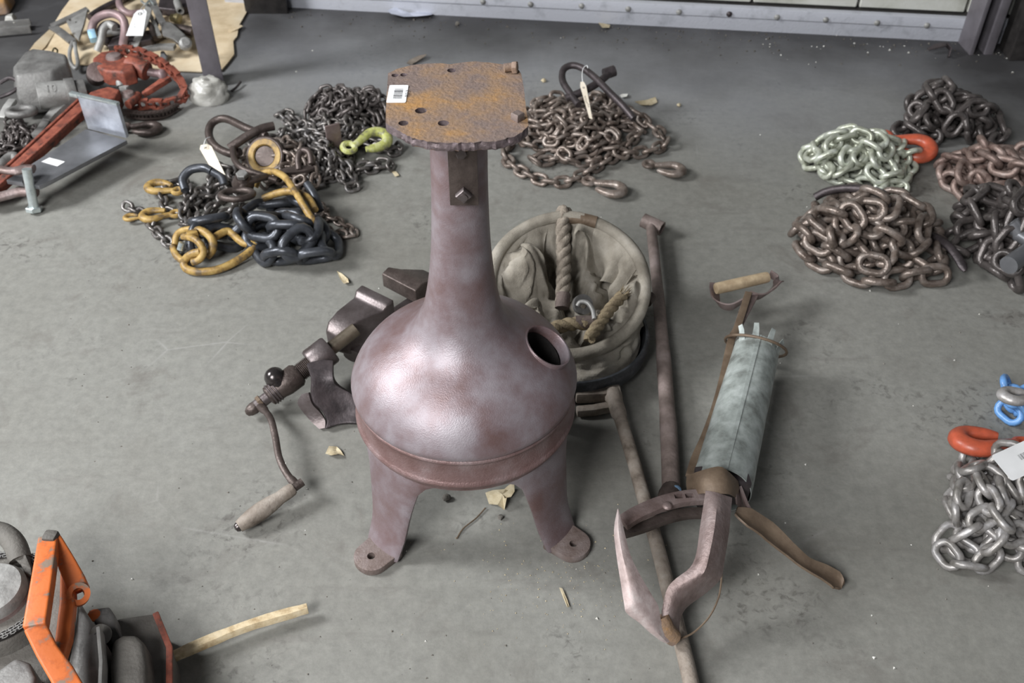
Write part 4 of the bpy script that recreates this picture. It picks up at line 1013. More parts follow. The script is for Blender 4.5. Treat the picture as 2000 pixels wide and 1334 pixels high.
def pix_bar(name, parent, picks, w, t, m, up=(0,0,1), bev=.0015, per=4, label=None):
    pts = [P(*q) for q in picks]; pts = catmull(pts, per) if len(pts) > 2 else pts
    ww = w if not isinstance(w, (list, tuple)) else [w[min(int(i / max(len(pts)-1,1) * (len(w)-1) + .5), len(w)-1)] for i in range(len(pts))]
    o = build(name, MB().bar(pts, ww, t, up), m, parent, bevel=bev)
    if label: o['label'] = label
    return o
# big bow shackle with a blue nut
s1 = empty('bow_shackle', P(215, 100), 'large bow shackle with faded pink bow and pale blue nut on the cardboard', 'shackle')
pix_tube('bow', s1, [(178,62,.06),(184,42,.09),(200,30,.115),(222,27,.125),(240,38,.115),(244,60,.085),(240,88,.04)], .014, M['pink'], 12)
pix_tube('inner_bow', s1, [(190,100,.03),(198,78,.06),(202,58,.085),(212,48,.095),(224,54,.09)], .013, M['ltgrey'], 12)
build('pin', MB().cyl(P(192, 68, .058), P(246, 60, .058), .011, 14), M['ltgrey'], s1)
mb = MB(); mb.lathe([(.0095,0),(.021,0),(.023,.004),(.023,.020),(.020,.024),(.0095,.024)], P(188, 69, .060), (P(176, 71, .060) - P(188, 69, .060)), 6, closed=True); tag(build('hex_nut', mb, M['ltblue'], s1), 'pale blue hex nut')
s2 = empty('small_shackle', P(262, 20), 'grey and pink shackle at the top edge behind the white tag', 'shackle')
pix_tube('bow', s2, [(236,-12,.06),(233,6,.06),(240,20,.05),(256,27,.04),(278,24,.035)], .013, M['pink'], 12)
build('pin', MB().cyl(P(236, -8, .06), P(300, -14, .06), .011, 12), M['darksteel'], s2)
s3 = empty('beam_clamp', P(150, 90), 'grey flat bar beam clamp with a triangular plate left of the pink shackle', 'clamp')
pix_bar('flat_arm', s3, [(100,52,.055),(135,36,.070),(172,18,.085)], .030, .010, M['grey'])
pix_bar('flat_arm', s3, [(102,52,.056),(120,64,.050),(142,82,.045)], .028, .010, M['grey'])
tri = [P(131,46,.062), P(172,24,.080), P(166,50,.060), P(155,82,.040), P(144,72,.044)]
o = build('triangular_plate', MB().prism(tri, (0, 0, .010)), M['ltgrey'], s3, bevel=.001)
cut = MB()
for x, y, r in ((140,46,.006),(151,49,.005),(144,63,.007)): q = P(x, y, .06); cut.cyl(q + Vector((0,0,-.05)), q + Vector((0,0,.06)), r, 12)
boolean_cut(o, cut)
pix_tube('drop_link', s3, [(142,82,.055),(136,102,.040),(138,122,.028),(148,134,.022),(152,122,.03),(148,100,.042),(146,84,.055)], .0065, M['ltgrey'], 8)
s4 = empty('long_bar', P(205, 15), 'dark steel bar lying diagonally on the cardboard behind the shackle', 'bar')
pix_tube('bar_body', s4, [(175,34,.025),(200,18,.025),(232,2,.025),(250,-8,.025)], .013, M['darksteel'], 10)
s5 = empty('plate_clamp', P(340, 90), 'grey lifting plate clamp with two arms in front of the steel post', 'clamp')
loft('clamp_body', [[P(312,40,.03), P(318,72,.03), P(318,70,.085), P(314,42,.09)], [P(336,44,.03), P(340,82,.03), P(338,76,.092), P(335,44,.095)], [P(362,68,.03), P(352,92,.03), P(350,86,.080), P(360,66,.085)], [P(376,86,.03), P(366,98,.03), P(364,92,.060), P(374,82,.062)]], M['grey'], s5, .005)
pix_bar('clamp_arm', s5, [(342,92,.05),(312,92,.05),(280,99,.045),(258,108,.04)], [.030,.026,.018], .014, M['ltgrey'])
pix_bar('clamp_arm', s5, [(318,46,.075),(306,22,.085),(296,-4,.095)], .022, .012, M['grey'])
pix_bar('clamp_arm', s5, [(312,72,.04),(302,48,.05),(292,28,.055)], .014, .010, M['ltgrey'])
mb = MB(); mb.lathe([(.016,0),(.022,.004),(.020,.02),(.013,.026)], P(362, 88, .07), (.3,-.5,.6), 12); build('serrated_cam', mb, M['ltgrey'], s5)
s6 = empty('pipe_socket', P(352, 24), 'short bright ringed pipe socket on the cardboard left of the post', 'fitting')
build('socket_body', MB().pipe(P(346, 4, .05), P(352, 22, .05), .0135, .008, 18), M['ltgrey'], s6)
s7 = empty('brass_fitting', P(355, 45), 'dull brass hose fitting beside the steel post', 'fitting')
mb = MB(); mb.lathe([(.010,0),(.014,.004),(.014,.02),(.018,.022),(.018,.036),(.012,.04)], P(334, 34, .035), P(375, 42, .035) - P(334, 34, .035), 14); build('fitting_body', mb, M['brass'], s7)
build('elbow', MB().tube(catmull([P(340,56,.03), P(358,58,.035), P(376,62,.03)], 5), .017, 12), M['iron'], s7)
s8 = empty('hex_bolt', P(320, 116), 'single dark hex bolt lying on the cardboard behind the red wrench', 'bolt')
mb = MB(); hexhead(mb, P(322, 112, .022), (-.3,-.9,.35), .014, .010); mb.cyl(P(322, 112, .022), P(318, 104, .020), .008, 12); build('bolt_body', mb, M['plate'], s8)
s9 = empty('steel_strip', P(272, 75), 'grey steel strip hanging down behind the white tag', 'strip')
pix_bar('strip_body', s9, [(292,8,.085),(284,40,.07),(272,70,.05),(258,100,.03)], .026, .006, M['ltgrey'])
pix_tube('wire_twist', s9, [(276,2,.10),(284,8,.105),(292,2,.10),(300,8,.10)], .004, M['zincbolt'], 6)
t_ = paper_tag([(263,22,.145),(288,17,.145),(279,70,.105),(246,70,.105)], 'white paper tag lying on the shackles at the back left', M['white'], [(275,18,.15),(284,8,.13)], 9)
s10 = empty('shade_clevis', P(240, 70), 'dark clevis added for shade between the shackle and the plate clamp', 'clevis')  # extra dark piece put in to deepen shadows among the hardware
pix_tube('clevis_bow', s10, [(276,60,.03),(286,45,.05),(296,55,.05),(302,75,.035)], .010, M['iron'], 10)
s11 = empty('sheave_wheel', P(215, 75), 'dark grooved sheave wheel inside the pink bow shackle', 'wheel')
build('sheave', MB().lathe([(.010,-.012),(.040,-.014),(.044,-.010),(.038,0),(.044,.010),(.040,.014),(.010,.012)], P(216, 66, .045), (.2,-.7,.6), 28, closed=True), M['darksteel'], s11)
s12 = empty('shade_eye_bolt', P(300, 60), 'dark eye bolt added for shade left of the plate clamp', 'eye bolt')  # added dark fitting, thickens the shadowed clutter
ring_obj(s12, P(296, 70, .035), .022, .022, .008, M['iron'], 0, .3, 0, 'eye'); build('threaded_shank', MB().cyl(P(302, 55, .035), P(312, 24, .03), .009, 12), M['iron'], s12)
s13 = empty('shade_block', P(270, 105), 'dark block added for shade under the white tag on the cardboard', 'block')  # invented dark filler standing in for shadow under the tag
q = plan_ = [P(215,108,.010), P(300,96,.010), P(305,84,.010), P(225,92,.010)]; loft('block_body', [q, [p + Vector((0,0,.035)) for p in q]], M['darksteel'], s13, .004)
s14 = empty('shade_slab', P(330, 12), 'dark slab added for shade at the top edge left of the post', 'hook block')  # dark filler added where the clutter lies in shadow
q = [P(312,30,.010), P(345,34,.010), P(378,24,.010), P(372,-10,.010), P(318,-10,.010)]; loft('block_body', [q, [p + Vector((0,0,.030)) for p in q]], M['darksteel'], s14, .006)
# ------------------------------------------------------------------ hoist and small chain at the left edge
h = empty('hoist_block', P(90, 190), 'grey cast hoist block with drum at the left edge', 'hoist')
bd = [[(36,118),(72,110),(100,112),(140,138),(150,158),(120,168),(80,170),(40,185),(32,165)]]
q = [P(x, y, .02) for x, y in [(38,205),(60,175),(78,165),(118,170),(150,178),(152,195),(120,215),(80,222),(44,226)]]
loft('housing', [[p.copy() for p in q], [p + Vector((0, .01, .07)) for p in q], [lerp(sum(q, Vector()) / len(q), p, .9) + Vector((0, .03, .115)) for p in q]], M['grey'], h, .010)
mb = MB(); a, b = P(74, 188, .085), P(140, 182, .075); mb.cyl(a, b, .040, 24); build('drum', mb, M['ltgrey'], h, bevel=.003)
mb = MB(); a, b = P(130, 183, .075), P(168, 178, .07); mb.cyl(a, lerp(a, b, .5), .045, 24); mb.cyl(lerp(a, b, .5), b, .036, 24); build('end_cover', mb, M['grey'], h, bevel=.003)
cu = bpy.data.curves.new('mark', 'FONT'); cu.body = '10'; cu.size = .034; cu.align_x = 'CENTER'; cu.align_y = 'CENTER'; cu.extrude = .0012
to = bpy.data.objects.new('mark_tmp', cu); COL.objects.link(to); bpy.context.view_layer.update()
me = bpy.data.meshes.new_from_object(to.evaluated_get(bpy.context.evaluated_depsgraph_get())); bpy.data.objects.remove(to); bpy.data.curves.remove(cu)
me.materials.clear(); me.materials.append(M['ltgrey']); da, db = P(74, 188, .085), P(140, 182, .075); dx = (db - da).normalized(); dn = Vector((0, -.62, .78)); dn = (dn - dx * dn.dot(dx)).normalized(); dy = dn.cross(dx)
mt = Matrix((dx, dy, dn)).transposed().to_4x4(); mt.translation = lerp(da, db, .42) + dn * .0395 - ORG[h.name]; me.transform(mt)
po = bpy.data.objects.new('cast_number', me); COL.objects.link(po); po.parent = h; ORG[po.name] = ORG[h.name]
pix_bar('yoke_arm', h, [(142,190,.055),(128,205,.05),(108,222,.04),(92,240,.03)], [.040,.032,.028], .026, M['ltgrey'], bev=.004)
pix_bar('yoke_arm', h, [(92,240,.03),(82,255,.03),(70,268,.03)], .026, .022, M['grey'], bev=.004)
build('hoist_wire', MB().tube(catmull([P(58,150,.10), P(80,130,.11), P(98,112,.11), P(105,95,.10), P(112,98,.09), P(110,110,.08)], 6), .003, 6), M['brass'], h)
ring_obj(h, P(42, 218, .085), .036, .034, .011, M['grey'], 0, 0, -.2, 'load_eye')
pix_bar('clevis_link', h, [(4,232,.06),(14,212,.075),(26,196,.08)], .024, .014, M['ltgrey'], bev=.003)
pix_tube('lever_loop', h, [(0,162,.10),(18,153,.11),(33,158,.11),(36,170,.10),(20,182,.09),(0,190,.08)], .006, M['darksteel'], 8)
chain('small_dark_chain', 'small dark chain heaped under the hoist block at the left edge', .0088, M['chaindark'], 92, [(-20,270),(30,245),(90,252),(100,275),(60,310),(30,330),(-20,335)], seed=51, bias=.35)
s = empty('grey_shackle', P(20, 320), 'dusty grey clevis arm beside the red wrench handle at the left edge', 'clevis')
pix_tube('clevis_arm', s, [(-20,335,.03),(2,322,.04),(18,308,.045),(28,306,.045),(34,316,.04)], .014, M['grey'], 10)
# ------------------------------------------------------------------ red chain wrench
w = empty('red_chain_wrench', P(200, 200), 'worn red chain pipe wrench with a long handle and looped chain', 'wrench')
ha, hb = P(-40, 400, .03), P(188, 190, .055)
hdv = (hb - ha).normalized(); hs_ = hdv.cross(Vector((0,0,1))).normalized()
mb = MB(); mb.bar([ha, hb], [.020, .036], .034); build('handle_web', mb, M['redtool'], w, bevel=.004)
mb = MB(); mb.bar([ha + hs_ * -.016 + Vector((0,0,.014)), hb + hs_ * -.024 + Vector((0,0,.014))], .009, .014); build('handle_rib', mb, M['redtool'], w, bevel=.003)
mb = MB(); mb.bar([ha + hs_ * .016 + Vector((0,0,.014)), hb + hs_ * .024 + Vector((0,0,.014))], .009, .014); build('handle_rib', mb, M['redtool'], w, bevel=.003)
q = [P(162,210,.06), P(180,190,.06), P(215,180,.06), P(238,186,.06), P(228,202,.06), P(196,216,.06)]
loft('jaw_base', [[p + Vector((0,0,-.035)) for p in q], [p + Vector((0,0,.02)) for p in q]], M['redtool'], w, .006)
q = [P(180,112,.115), P(196,100,.115), P(222,96,.115), P(244,108,.115), P(262,118,.115), P(262,134,.115), P(240,140,.115), P(205,138,.115), P(182,126,.115)]
loft('jaw_head', [[p + Vector((0,0,-.05)) for p in q], [p + Vector((0,0,-.008)) for p in q], [lerp(sum(q, Vector()) / len(q), p, .93) for p in q]], M['redtool'], w, .006)
mb = MB(); mb.cyl(P(188,150,.05), P(190,140,.10), .030, 20); build('jaw_pivot', mb, M['tool'], w)
mb = MB(); mb.lathe([(.026,0),(.022,.012),(.012,.016)], P(223, 114, .112), (0,0,1), 18); build('pivot_bolt', mb, M['tool'], w)
mb = MB(); mb.cyl(P(250,125,.10), P(288,140,.085), .029, 20); build('neck_barrel', mb, M['redtool'], w, bevel=.003)
mb = MB(); mb.cyl(P(286,140,.08), P(320,146,.072), .013, 14); mb.ball(P(318,146,.075), .018, 16, .7, (1,-.3,.4)); build('chain_pin', mb, M['pink'], w)
mb = MB(); a = P(232,152,.085); mb.cyl(a, P(236,168,.065), .013, 10); mb.box(P(243,172,.06), (.030,.016,.018), Matrix.Rotation(-.4,3,'Z')); build('wing_screw', mb, M['ltgrey'], w, bevel=.003)
pix_bar('tension_link', w, [(280,185,.04),(300,172,.055),(330,152,.065)], [.014,.020,.024], .016, M['redtool'])
# roller chain loop: plates are parts
loop = catmull([P(*q) for q in [(228,98,.125),(262,100,.120),(295,112,.110),(325,130,.095),(345,148,.075),(358,168,.050),(360,186,.036),(345,198,.028),(318,203,.026),(285,203,.026),(262,206,.026),(245,206,.03)]], 8)
s_ = [0]
for a, b in zip(loop, loop[1:]): s_.append(s_[-1] + (b - a).length)
npl = int(s_[-1] / .0225)
def at_s(x):
    for i in range(len(s_) - 1):
        if s_[i+1] >= x: return loop[i].lerp(loop[i+1], (x - s_[i]) / max(s_[i+1] - s_[i], 1e-9))
    return loop[-1]
for i in range(npl):
    a, b = at_s(i * .0225), at_s((i + 1) * .0225); d = (b - a).normalized(); sd = d.cross(Vector((0,0,1))).normalized(); up_ = sd.cross(d)
    wd = .013 if i % 2 else .009; mb = MB()
    for sg in (-1, 1): mb.bar([a - d*.006 + up_ * (sg*wd), b + d*.006 + up_ * (sg*wd)], .017, .005, up=tuple(up_))
    mb.cyl(a - up_ * .014, a + up_ * .014, .0055, 8)
    build('roller_chain_plate', mb, M['redtool'], w)
loop2 = catmull([P(*q) for q in [(250,222,.016),(280,226,.016),(318,222,.018),(345,208,.016)]], 5)
for i in range(0, len(loop2) - 1, 1):
    a, b = loop2[i], loop2[i+1]; d = (b - a).normalized(); mb = MB()
    mb.bar([a - d*.004 - Vector((0,0,.008)), b + d*.004 - Vector((0,0,.008))], .018, .005); mb.bar([a - d*.004 + Vector((0,0,.008)), b + d*.004 + Vector((0,0,.008))], .018, .005); mb.cyl(a - Vector((0,0,.012)), a + Vector((0,0,.012)), .006, 8)
    build('roller_chain_plate', mb, M['iron'], w)
pix_tube('lower_jaw_arm', w, [(250,205,.045),(262,196,.045),(270,186,.045)], .013, M['redtool'], 10)
mb = MB(); mb.lathe([(.022,0),(.018,.01),(.010,.013)], P(250, 186, .055), (0,0,1), 18); build('pivot_bolt', mb, M['tool'], w)
hk = empty('rusty_hook', P(285, 245), 'small dark rusty hook on the floor beside the bright angle bracket', 'hook')
hook(hk, P(252, 248, .016), math.radians(-4), .098, M['iron'], thick=.95, name='hook_body')
# ------------------------------------------------------------------ bent plate bracket with shackle and bolt
br = empty('bent_plate_bracket', P(140, 330), 'bent steel plate bracket with bright upright flange and white sticker', 'bracket')
A, B_, C_, D_ = P(12,352,.075), P(82,362,.075), P(250,272,.075), P(165,256,.075)
mb = MB(); mb.prism([A, P(76,363,.075), P(88,358,.075), P(248,274,.075), P(168,252,.075)], (0,0,-.012)); o = build('base_plate', mb, M['plate'], br, bevel=.0012)
q = P(56, 353, .075); boolean_cut(o, MB().cyl(q + Vector((0,0,-.05)), q + Vector((0,0,.05)), .0165, 20))
# upright flange
fb0, fb1 = P(172, 252, .070), P(247, 270, .070); up_h = .105
vw = (fb1 - fb0).normalized(); bn = Vector((vw.y, -vw.x, 0)); bn = bn if bn.y > 0 else -bn
ft0, ft1 = fb0 + Vector((0,0,up_h)), fb1 + Vector((0,0,up_h))
mb = MB(); mb.prism([fb0, fb1, ft1, ft0], bn * .012); build('upright_flange', mb, M['brightsteel'], br, bevel=.0015)
tl0 = P(155, 180, .178)
mb = MB(); mb.prism([ft0 + Vector((0,0,-.004)), ft1 + Vector((0,0,-.004)), ft1 + Vector((0,0,.004)), ft0 + Vector((0,0,.004))], bn * .014)
mb.box(ft0 - vw * .012 + Vector((0, .006, -.001)), (.028, .014, .012), Matrix.Rotation(math.atan2(vw.y, vw.x), 3, 'Z')); build('flange_lip', mb, M['zincbolt'], br, bevel=.001)
l0 = [P(81,316,.0756), P(97,308,.0756), P(127,316,.0756), P(112,325,.0756)]
tag(build('white_sticker', MB().prism(l0, (0,0,.0006)), M['white'], br), 'small white sticker')
mb = MB()
for k in range(3): a = lerp(l0[0], l0[1], .3 + .2*k) + Vector((0,0,.0009)); b = lerp(l0[3], l0[2], .3 + .2*k) + Vector((0,0,.0009)); a2, b2 = lerp(a,b,.25), lerp(a,b,.75); mb.bar([a2, b2], .0015, .0002)
build('printed_lines', mb, M['ltgrey'], br)
sk = empty('bracket_shackle', P(30, 345), 'worn shackle through the end of the bent plate bracket', 'shackle')
pix_tube('upper_arm', sk, [(-30,322,.105),(5,332,.105),(30,334,.105),(48,330,.105),(66,330,.105)], [.013]*12 + [.015]*13, M['tool'], 12, flat=.7)
pix_tube('lower_arm', sk, [(-30,392,.040),(10,382,.042),(40,375,.045),(72,376,.045)], [.015]*19, M['tool'], 12, flat=.8)
zb_ = empty('zinc_bolt', P(66, 412), 'bright zinc hex bolt hanging through the bent plate bracket', 'bolt')
bt, bbm = P(52, 330, .118), P(66, 404, .016)
mb = MB(); mb.cyl(bt, bbm, .0125, 18); build('bolt_shank', mb, M['zincbolt'], zb_)
mb = MB(); hexhead(mb, bbm, bbm - bt, .0215, .013); build('bolt_head', mb, M['zincbolt'], zb_)
# ------------------------------------------------------------------ far left corner
c = empty('channel_iron', P(20, 60), 'grey channel iron piece at the far left edge', 'channel')
pix_bar('web', c, [(-40,60,.012),(60,50,.012)], .04, .006, M['grey']); pix_bar('flange', c, [(-40,66,.022),(60,57,.022)], .006, .028, M['grey']); pix_bar('flange', c, [(-40,53,.022),(60,44,.022)], .006, .028, M['grey'])
c = empty('rusty_casting', P(8, 25), 'rusty orange casting in the top left corner', 'casting')
q = [P(-30,35,0), P(20,30,0), P(32,8,0), P(20,-15,0), P(-30,-15,0)]; loft('casting_body', [q, [lerp(sum(q, Vector())/5, p, .9) + Vector((0,0,.05)) for p in q], [lerp(sum(q, Vector())/5, p, .5) + Vector((0,0,.085)) for p in q]], M['rustplate'], c, .012)
c = empty('stone_block', P(22, 42), 'small pale broken stone on the channel iron', 'stone'); q = [P(8,45,.026), P(30,46,.026), P(34,34,.026), P(18,38,.026)]; loft('stone_body', [q, [lerp(sum(q, Vector())/4, p, .6) + Vector((0,0,.022)) for p in q]], M['plastic'], c, .003)
# crumpled bag
c = P(410, 196); mb = MB(); rows = []
for i in range(13):
    row = []
    for j in range(33):
        a = 2*math.pi*j/32; t = i/12; r = .058 * math.cos(t * math.pi/2) ** .7
        p = c + Vector((r*1.0*math.cos(a), r*.72*math.sin(a) + .018*t, .070*math.sin(t*math.pi/2)))
        q = p * 38; p += Vector((math.cos(a), math.sin(a), .6)) * (.016 * abs(nz(q)) + .008 * nz(q * 2.3)) * (1 if i else 0); p.z = max(p.z, .0005); row.append(p)
    rows.append(row)
bag = build('plastic_bag', MB().grid(rows), M['plastic'], ang=75); tag(bag, 'crumpled cloudy plastic bag around the foot of the steel post', 'bag')
mb = MB(); mb.tube(catmull([P(452,178,.006), P(462,170,.010), P(470,160,.012)], 4), .004, 6); o = build('bent_nail', mb, M['darksteel']); tag(o, 'thin rusty rod on the floor right of the plastic bag', 'rod')

# ================================================================== engine saw, bottom left
sw = empty('cut_off_saw', P(120, 1300), 'old engine saw with orange handle frame and grey housing cut by the bottom left corner', 'saw')
def zloft(name, px, zs, m, bev=.006, scale=None):
    secs = []; n = len(zs)
    for i, z in enumerate(zs):
        k = 1 if scale is None else scale[i]; pts = [P(x, y, zs[-1] if False else z) for x, y in px[min(i, len(px)-1)]]
        c = sum(pts, Vector()) / len(pts); secs.append([c + (p - c) * k for p in pts])
    return loft(name, secs, m, sw, bev)
def plan(px, z): return [P(x, y, z) for x, y in px]
def block(name, px, z0, z1, m, bev=.006, top=1.0, parent=None):
    q = plan(px, z1); c = sum(q, Vector()) / len(q)
    b = [Vector((p.x, p.y, z0)) for p in q]; t = [c + (p - c) * top for p in q]
    return loft(name, [b, t], m, parent or sw, bev)
block('engine_block', [(-120,1130),(40,1120),(100,1180),(110,1290),(90,1420),(-120,1420)], .0, .11, M['dustgrey'], .012)
# round starter with perforated ring
sc0 = P(-12, 1165, .15)
build('starter_drum', MB().lathe([(.090,-.06),(.090,-.012),(.084,-.004),(.076,-.002)], sc0, (0,0,1), 48), M['dustgrey'], sw)
build('starter_cap', MB().lathe([(.052,-.010),(.054,.012),(.048,.022),(.030,.026),(.012,.026),(.010,.022),(1e-5,.022)], sc0, (0,0,1), 40), M['ltgrey'], sw)
build('starter_skirt', MB().lathe([(.070,-.004),(.056,-.002),(.054,.004)], sc0, (0,0,1), 40), M['tool'], sw)
mesh_ring = build('vent_recess', MB().lathe([(.0755,-.001),(.088,-.004),(.088,.0),(.0755,.001)], sc0, (0,0,1), 48, closed=True), M['black'], sw)
mb = MB()
for k in range(44):
    for j, rr_ in enumerate((.0775, .0822, .0868)):
        a = 2*math.pi*(k + .5*(j % 2))/44; q = sc0 + Vector((rr_*math.cos(a), rr_*math.sin(a), .0022))
        u = Vector((math.cos(a), math.sin(a), 0)); v = Vector((-u.y, u.x, 0))
        mb.tube([q + u*(.0026*math.cos(t)) + v*(.0046*math.sin(t)) for t in [2*math.pi*i/6 for i in range(6)]], .0007, 4, closed=True, up=(0,0,1))
o = build('perforated_screen', mb, M['grey'], sw); o['kind'] = 'stuff'
build('rear_grip', MB().tube(catmull([P(-40,1035,.16), P(5,1042,.165), P(28,1062,.16), P(40,1095,.15)], 6), .018, 12), M['dustgrey'], sw)
build('side_cowl', MB().grid([[P(20,1085,.16), P(48,1080,.165), P(72,1095,.14)], [P(40,1100,.165), P(60,1108,.16), P(74,1120,.135)], [P(50,1125,.15), P(62,1130,.148), P(70,1140,.13)]], -.006), M['dustgrey'], sw, bevel=.002)
# orange handle frame: rectangular section loop
def sqbar(name, picks, w, t, m, up=(0,0,1), bev=.004):
    return build(name, MB().bar([P(*q) for q in picks], w, t, up), m, sw, bevel=bev, seg=3)
sqbar('handle_bar', [(97,1052,.225),(84,1140,.232),(70,1228,.232)], [.030,.032,.033], .020, M['saworange'])
sqbar('handle_bar', [(68,1222,.230),(92,1272,.210),(122,1318,.190),(150,1370,.18)], [.030,.030,.034,.036], .022, M['saworange'])
sqbar('handle_bar', [(106,1054,.222),(128,1095,.205),(146,1132,.19),(155,1156,.18)], [.022,.026,.030,.032], .026, M['saworange'])
sqbar('handle_bar', [(134,1110,.185),(134,1180,.185),(126,1250,.185),(112,1296,.19)], [.020,.022,.022,.020], .020, M['saworange'])
build('handle_eye', MB().pipe(P(152,1164,.165), P(153,1160,.195), .0175, .009, 22), M['saworange'], sw)
build('grip_cap', MB().box(P(100, 1050, .232), (.022, .020, .018), Matrix.Rotation(-.1, 3, 'Z')), M['dustgrey'], sw, bevel=.005)
sqbar('grip_backing', [(118,1110,.17),(114,1160,.165),(108,1230,.165),(98,1290,.165)], [.022,.026,.026,.02], .012, M['dustgrey'])
# grey guard, cylinder and dark muffler
block('grey_guard', [(150,1160),(172,1195),(196,1230),(200,1310),(196,1430),(130,1430),(128,1310),(146,1230)], .0, .15, M['grey'], .006, .94)
mb = MB(); mb.bar([P(196,1232,.155), P(202,1300,.150), P(198,1400,.150)], .006, .03); build('guard_edge', mb, M['ltgrey'], sw, bevel=.002)
block('bracket_block', [(168,1188),(198,1184),(214,1182),(226,1200),(230,1228),(205,1232),(182,1215)], .0, .12, M['grey'], .005, .9)
mb = MB(); mb.cyl(P(196,1240,.07), P(196,1240,.145), .017, 20); build('mount_boss', mb, M['dustgrey'], sw, bevel=.002)
build('hole_shade_disc', MB().cyl(P(192,1243,.144), P(192,1243,.147), .007, 14), M['black'], sw)  # solid black disc, stands in for the dark of a hole
mb = MB(); mb.ball(P(184, 1202, .118), .012, 10, .4); build('orange_paint_patch', mb, M['saworange'], sw)
block('cylinder_cover', [(212,1240),(236,1228),(268,1226),(284,1245),(292,1300),(292,1430),(214,1430),(206,1300)], .0, .135, M['dustgrey'], .014, .86)
block('muffler_box', [(226,1206),(300,1196),(312,1204),(330,1262),(332,1300),(332,1430),(226,1430)], .0, .085, M['dustgrey'], .006, .98)
mb = MB(); mb.bar([P(304,1198,.088), P(331,1265,.086), P(331,1340,.086), P(331,1420,.086)], .010, .008); build('muffler_red_edge', mb, M['redtool'], sw, bevel=.002)
block('lower_cover', [(-20,1315),(30,1280),(58,1290),(72,1320),(60,1430),(-60,1430)], .0, .17, M['grey'], .008, .95)
# split stick
a, b = P(322, 1290, .02), P(601, 1188, .022); mb = MB(); pts = [a, lerp(a, b, .3) + Vector((0,.004,.004)), lerp(a, b, .62) + Vector((0,.007,.002)), b]
mb.bar(catmull(pts, 5), [.016]*3 + [.019]*4 + [.016]*4 + [.018]*3 + [.014]*2, .013, up=(0,.35,1))
o = build('split_wood_stick', mb, M['stick'], bevel=.0012); tag(o, 'pale split wooden stick poking out beside the orange handled saw', 'stick')

# ================================================================== litter
def leaf(name, picks, m, label, cat, z=.004, th=.0006, curl=.008):
    pts = [P(x, y, .003) for x, y in picks]; c = sum(pts, Vector()) / len(pts); mb = MB(); n = len(pts); rr = random.Random(len(picks) * 7 + int(picks[0][0]))
    ring = [p + Vector((0, 0, rr.uniform(0, curl))) for p in pts]; mid = [c + (p - c) * .5 + Vector((0, 0, rr.uniform(0, curl * .7))) for p in pts]; cc = c + Vector((0, 0, curl * .4))
    v = ring + mid + [cc]; f = [(i, (i+1)%n, n+(i+1)%n, n+i) for i in range(n)] + [(n+i, n+(i+1)%n, 2*n) for i in range(n)]
    mb.add(v, f); mb.add([p + Vector((0,0,-th)) for p in v], [tuple(reversed(q)) for q in f])
    o = build(name, mb, m); tag(o, label, cat); return o
leaf('dry_leaf', [(948,965),(962,958),(985,960),(992,952),(1004,950),(1005,965),(998,975),(990,985),(985,998),(972,990),(955,985)], M['leaf'], 'torn dry leaf on the floor between the pedestal legs', 'leaf', curl=.022)
leaf('dry_leaf', [(636,888),(644,878),(658,874),(666,882),(672,890),(662,893),(648,894)], M['leaf'], 'small pale dry leaf on the floor left of the pedestal', 'leaf', curl=.012)
leaf('dry_leaf', [(658,530),(668,535),(680,548),(682,556),(672,557),(664,545)], M['leaf'], 'thin pale husk on the floor above the vise jaw', 'leaf', curl=.008)
leaf('paper_scrap', [(758,26),(772,24),(800,28),(832,24),(846,30),(842,37),(815,36),(790,40),(764,36)], mat('pale_scrap', [(.36,.38,.46),(.50,.52,.60)], 20, .7), 'crumpled pale blue paper scrap by the wall foot', 'paper', curl=.02)
leaf('wood_splinter', [(794,128),(800,120),(818,113),(834,110),(830,116),(812,124),(804,130)], M['oldwood'], 'brown wood splinter on the floor behind the top plate', 'splinter', curl=.012)
leaf('straw_bit', [(1210,188),(1216,184),(1226,186),(1224,192),(1214,192)], M['chip'], 'white chip on the floor right of the rusty chain heap', 'chip', curl=.008)
leaf('husk', [(1238,205),(1262,198),(1280,192),(1284,200),(1272,208),(1250,212)], M['leaf'], 'pale husk on the floor right of the oblong ring', 'leaf', curl=.014)
leaf('husk', [(1168,51),(1178,47),(1192,50),(1190,56),(1176,58)], M['leaf'], 'curled tan leaf on the floor near the wall', 'leaf', curl=.016)
leaf('blue_scrap', [(1262,38),(1274,34),(1288,38),(1286,48),(1270,46)], M['plate'], 'small blue grey scrap at the wall foot', 'scrap', curl=.03)
leaf('straw_bit', [(1092,1150),(1098,1150),(1108,1172),(1112,1186),(1108,1188),(1102,1172)], M['leaf'], 'thin curved straw on the floor in front of the pedestal', 'straw', curl=.004)
leaf('straw_bit', [(764,335),(774,336),(780,344),(772,346)], M['leaf'], 'straw flake on the floor right of the left chain pile', 'straw', curl=.004)
mb = MB(); mb.tube(catmull([P(892,1052,.002), P(905,1032,.003), P(930,1012,.003), P(948,992,.004)], 6), .0014, 5); o = build('twig', mb, M['brown']); tag(o, 'thin dark twig on the floor under the pedestal', 'twig')
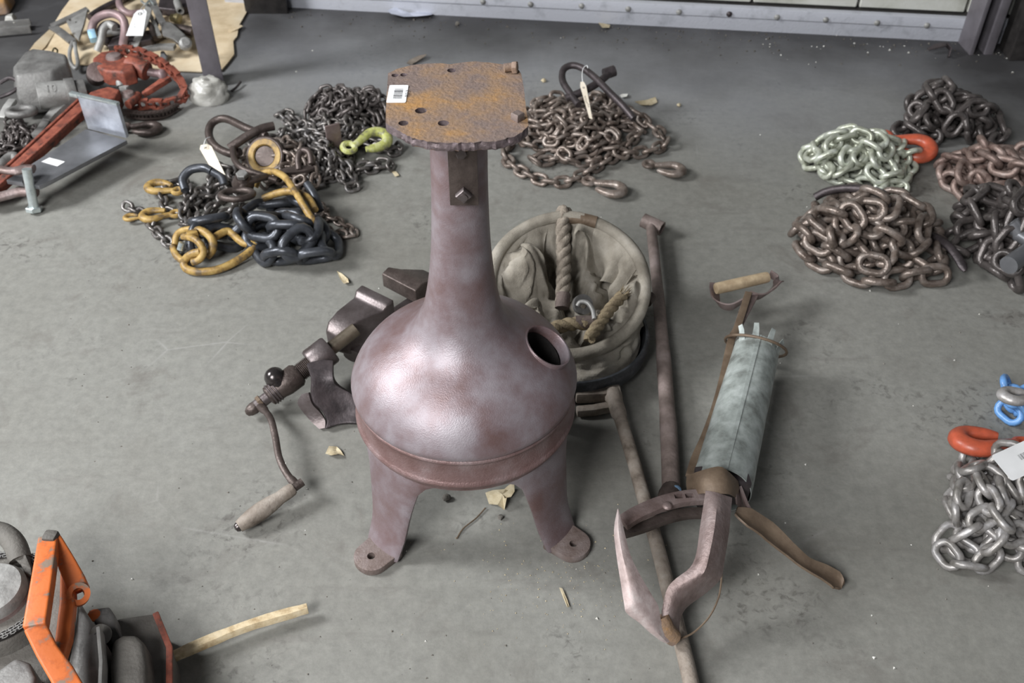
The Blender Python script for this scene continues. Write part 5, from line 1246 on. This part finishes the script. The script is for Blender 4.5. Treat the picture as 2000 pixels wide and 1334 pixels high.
for x, y, r, m_, lb_ in ((872,972,.008,'stone','dark pebble beside the left inner pedestal leg'), (978,1010,.006,'stone','dark pebble below the torn leaf'), (470,1068,.0,'chip',''), (1326,205,.007,'leaf','tan crumb right of the oblong ring'), (893,46,.009,'stone','grey pebble on the floor near the wall'), (1062,157,.008,'leaf','tan crumb left of the oblong ring')):
    if r == 0: continue
    c = P(x, y, r * .7); mb = MB().ball(c, r, 8, .8)
    for v in mb.v: v += Vector((nz(v, 300), nz(v + Vector((5,0,0)), 300), 0)) * r * .5
    for v in mb.v: v.z = max(v.z, .0)
    tag(build('pebble', mb, M[m_]), lb_, 'pebble')
# uncountable grit: dark along the wall, pale specks elsewhere
def grit(name, n, region, m, rmin, rmax, seed, label):
    rr = random.Random(seed); mb = MB(); k = 0
    while k < n:
        px, py = region(rr)
        c = P(px, py); r = rr.uniform(rmin, rmax) * (rr.random() ** .5 + .3); c.z = r * .45; a = rr.uniform(0, 6.28)
        d = [Vector((math.cos(a + i*2.1)*r*rr.uniform(.7,1.5), math.sin(a + i*2.1)*r, 0)) for i in range(3)]
        mb.add([c + q - Vector((0,0,r*.45)) for q in d] + [c + q * .6 + Vector((0,0,r*.5)) for q in d], [(0,1,2),(3,5,4),(0,3,4,1),(1,4,5,2),(2,5,3,0)]); k += 1
    o = build(name, mb, m); o['kind'] = 'stuff'; o['label'] = label; o['category'] = 'grit'; return o
grit('floor_grit', 240, lambda r: (r.uniform(100, 1950), r.uniform(540, 1330)), M['stone'], .0006, .0018, 1, 'fine dark grit scattered over the concrete floor')
grit('brown_crumbs', 230, lambda r: (r.gauss(1090, 110), r.gauss(1125, 55)), M['leaf'], .0005, .0015, 6, 'fine tan crumbs scattered in front of the pedestal feet')
grit('wall_grit', 300, lambda r: ((lambda x: (x, 30 + .049 * (x - 758) + abs(r.gauss(0, 22))))(r.uniform(560, 2000))), M['stone'], .0012, .0042, 2, 'dark dirt crumbs along the wall foot')
grit('pale_specks', 60, lambda r: (r.uniform(20, 1980), r.uniform(60, 1330)), M['chip'], .0012, .0030, 3, 'scattered white specks on the floor')
grit('corner_specks', 26, lambda r: ((lambda x: (x, 40 + .049 * (x - 758) + abs(r.gauss(0, 18))))(r.uniform(1480, 2000))), M['chip'], .0015, .0038, 4, 'white crumbs in the dirt at the right end of the wall')
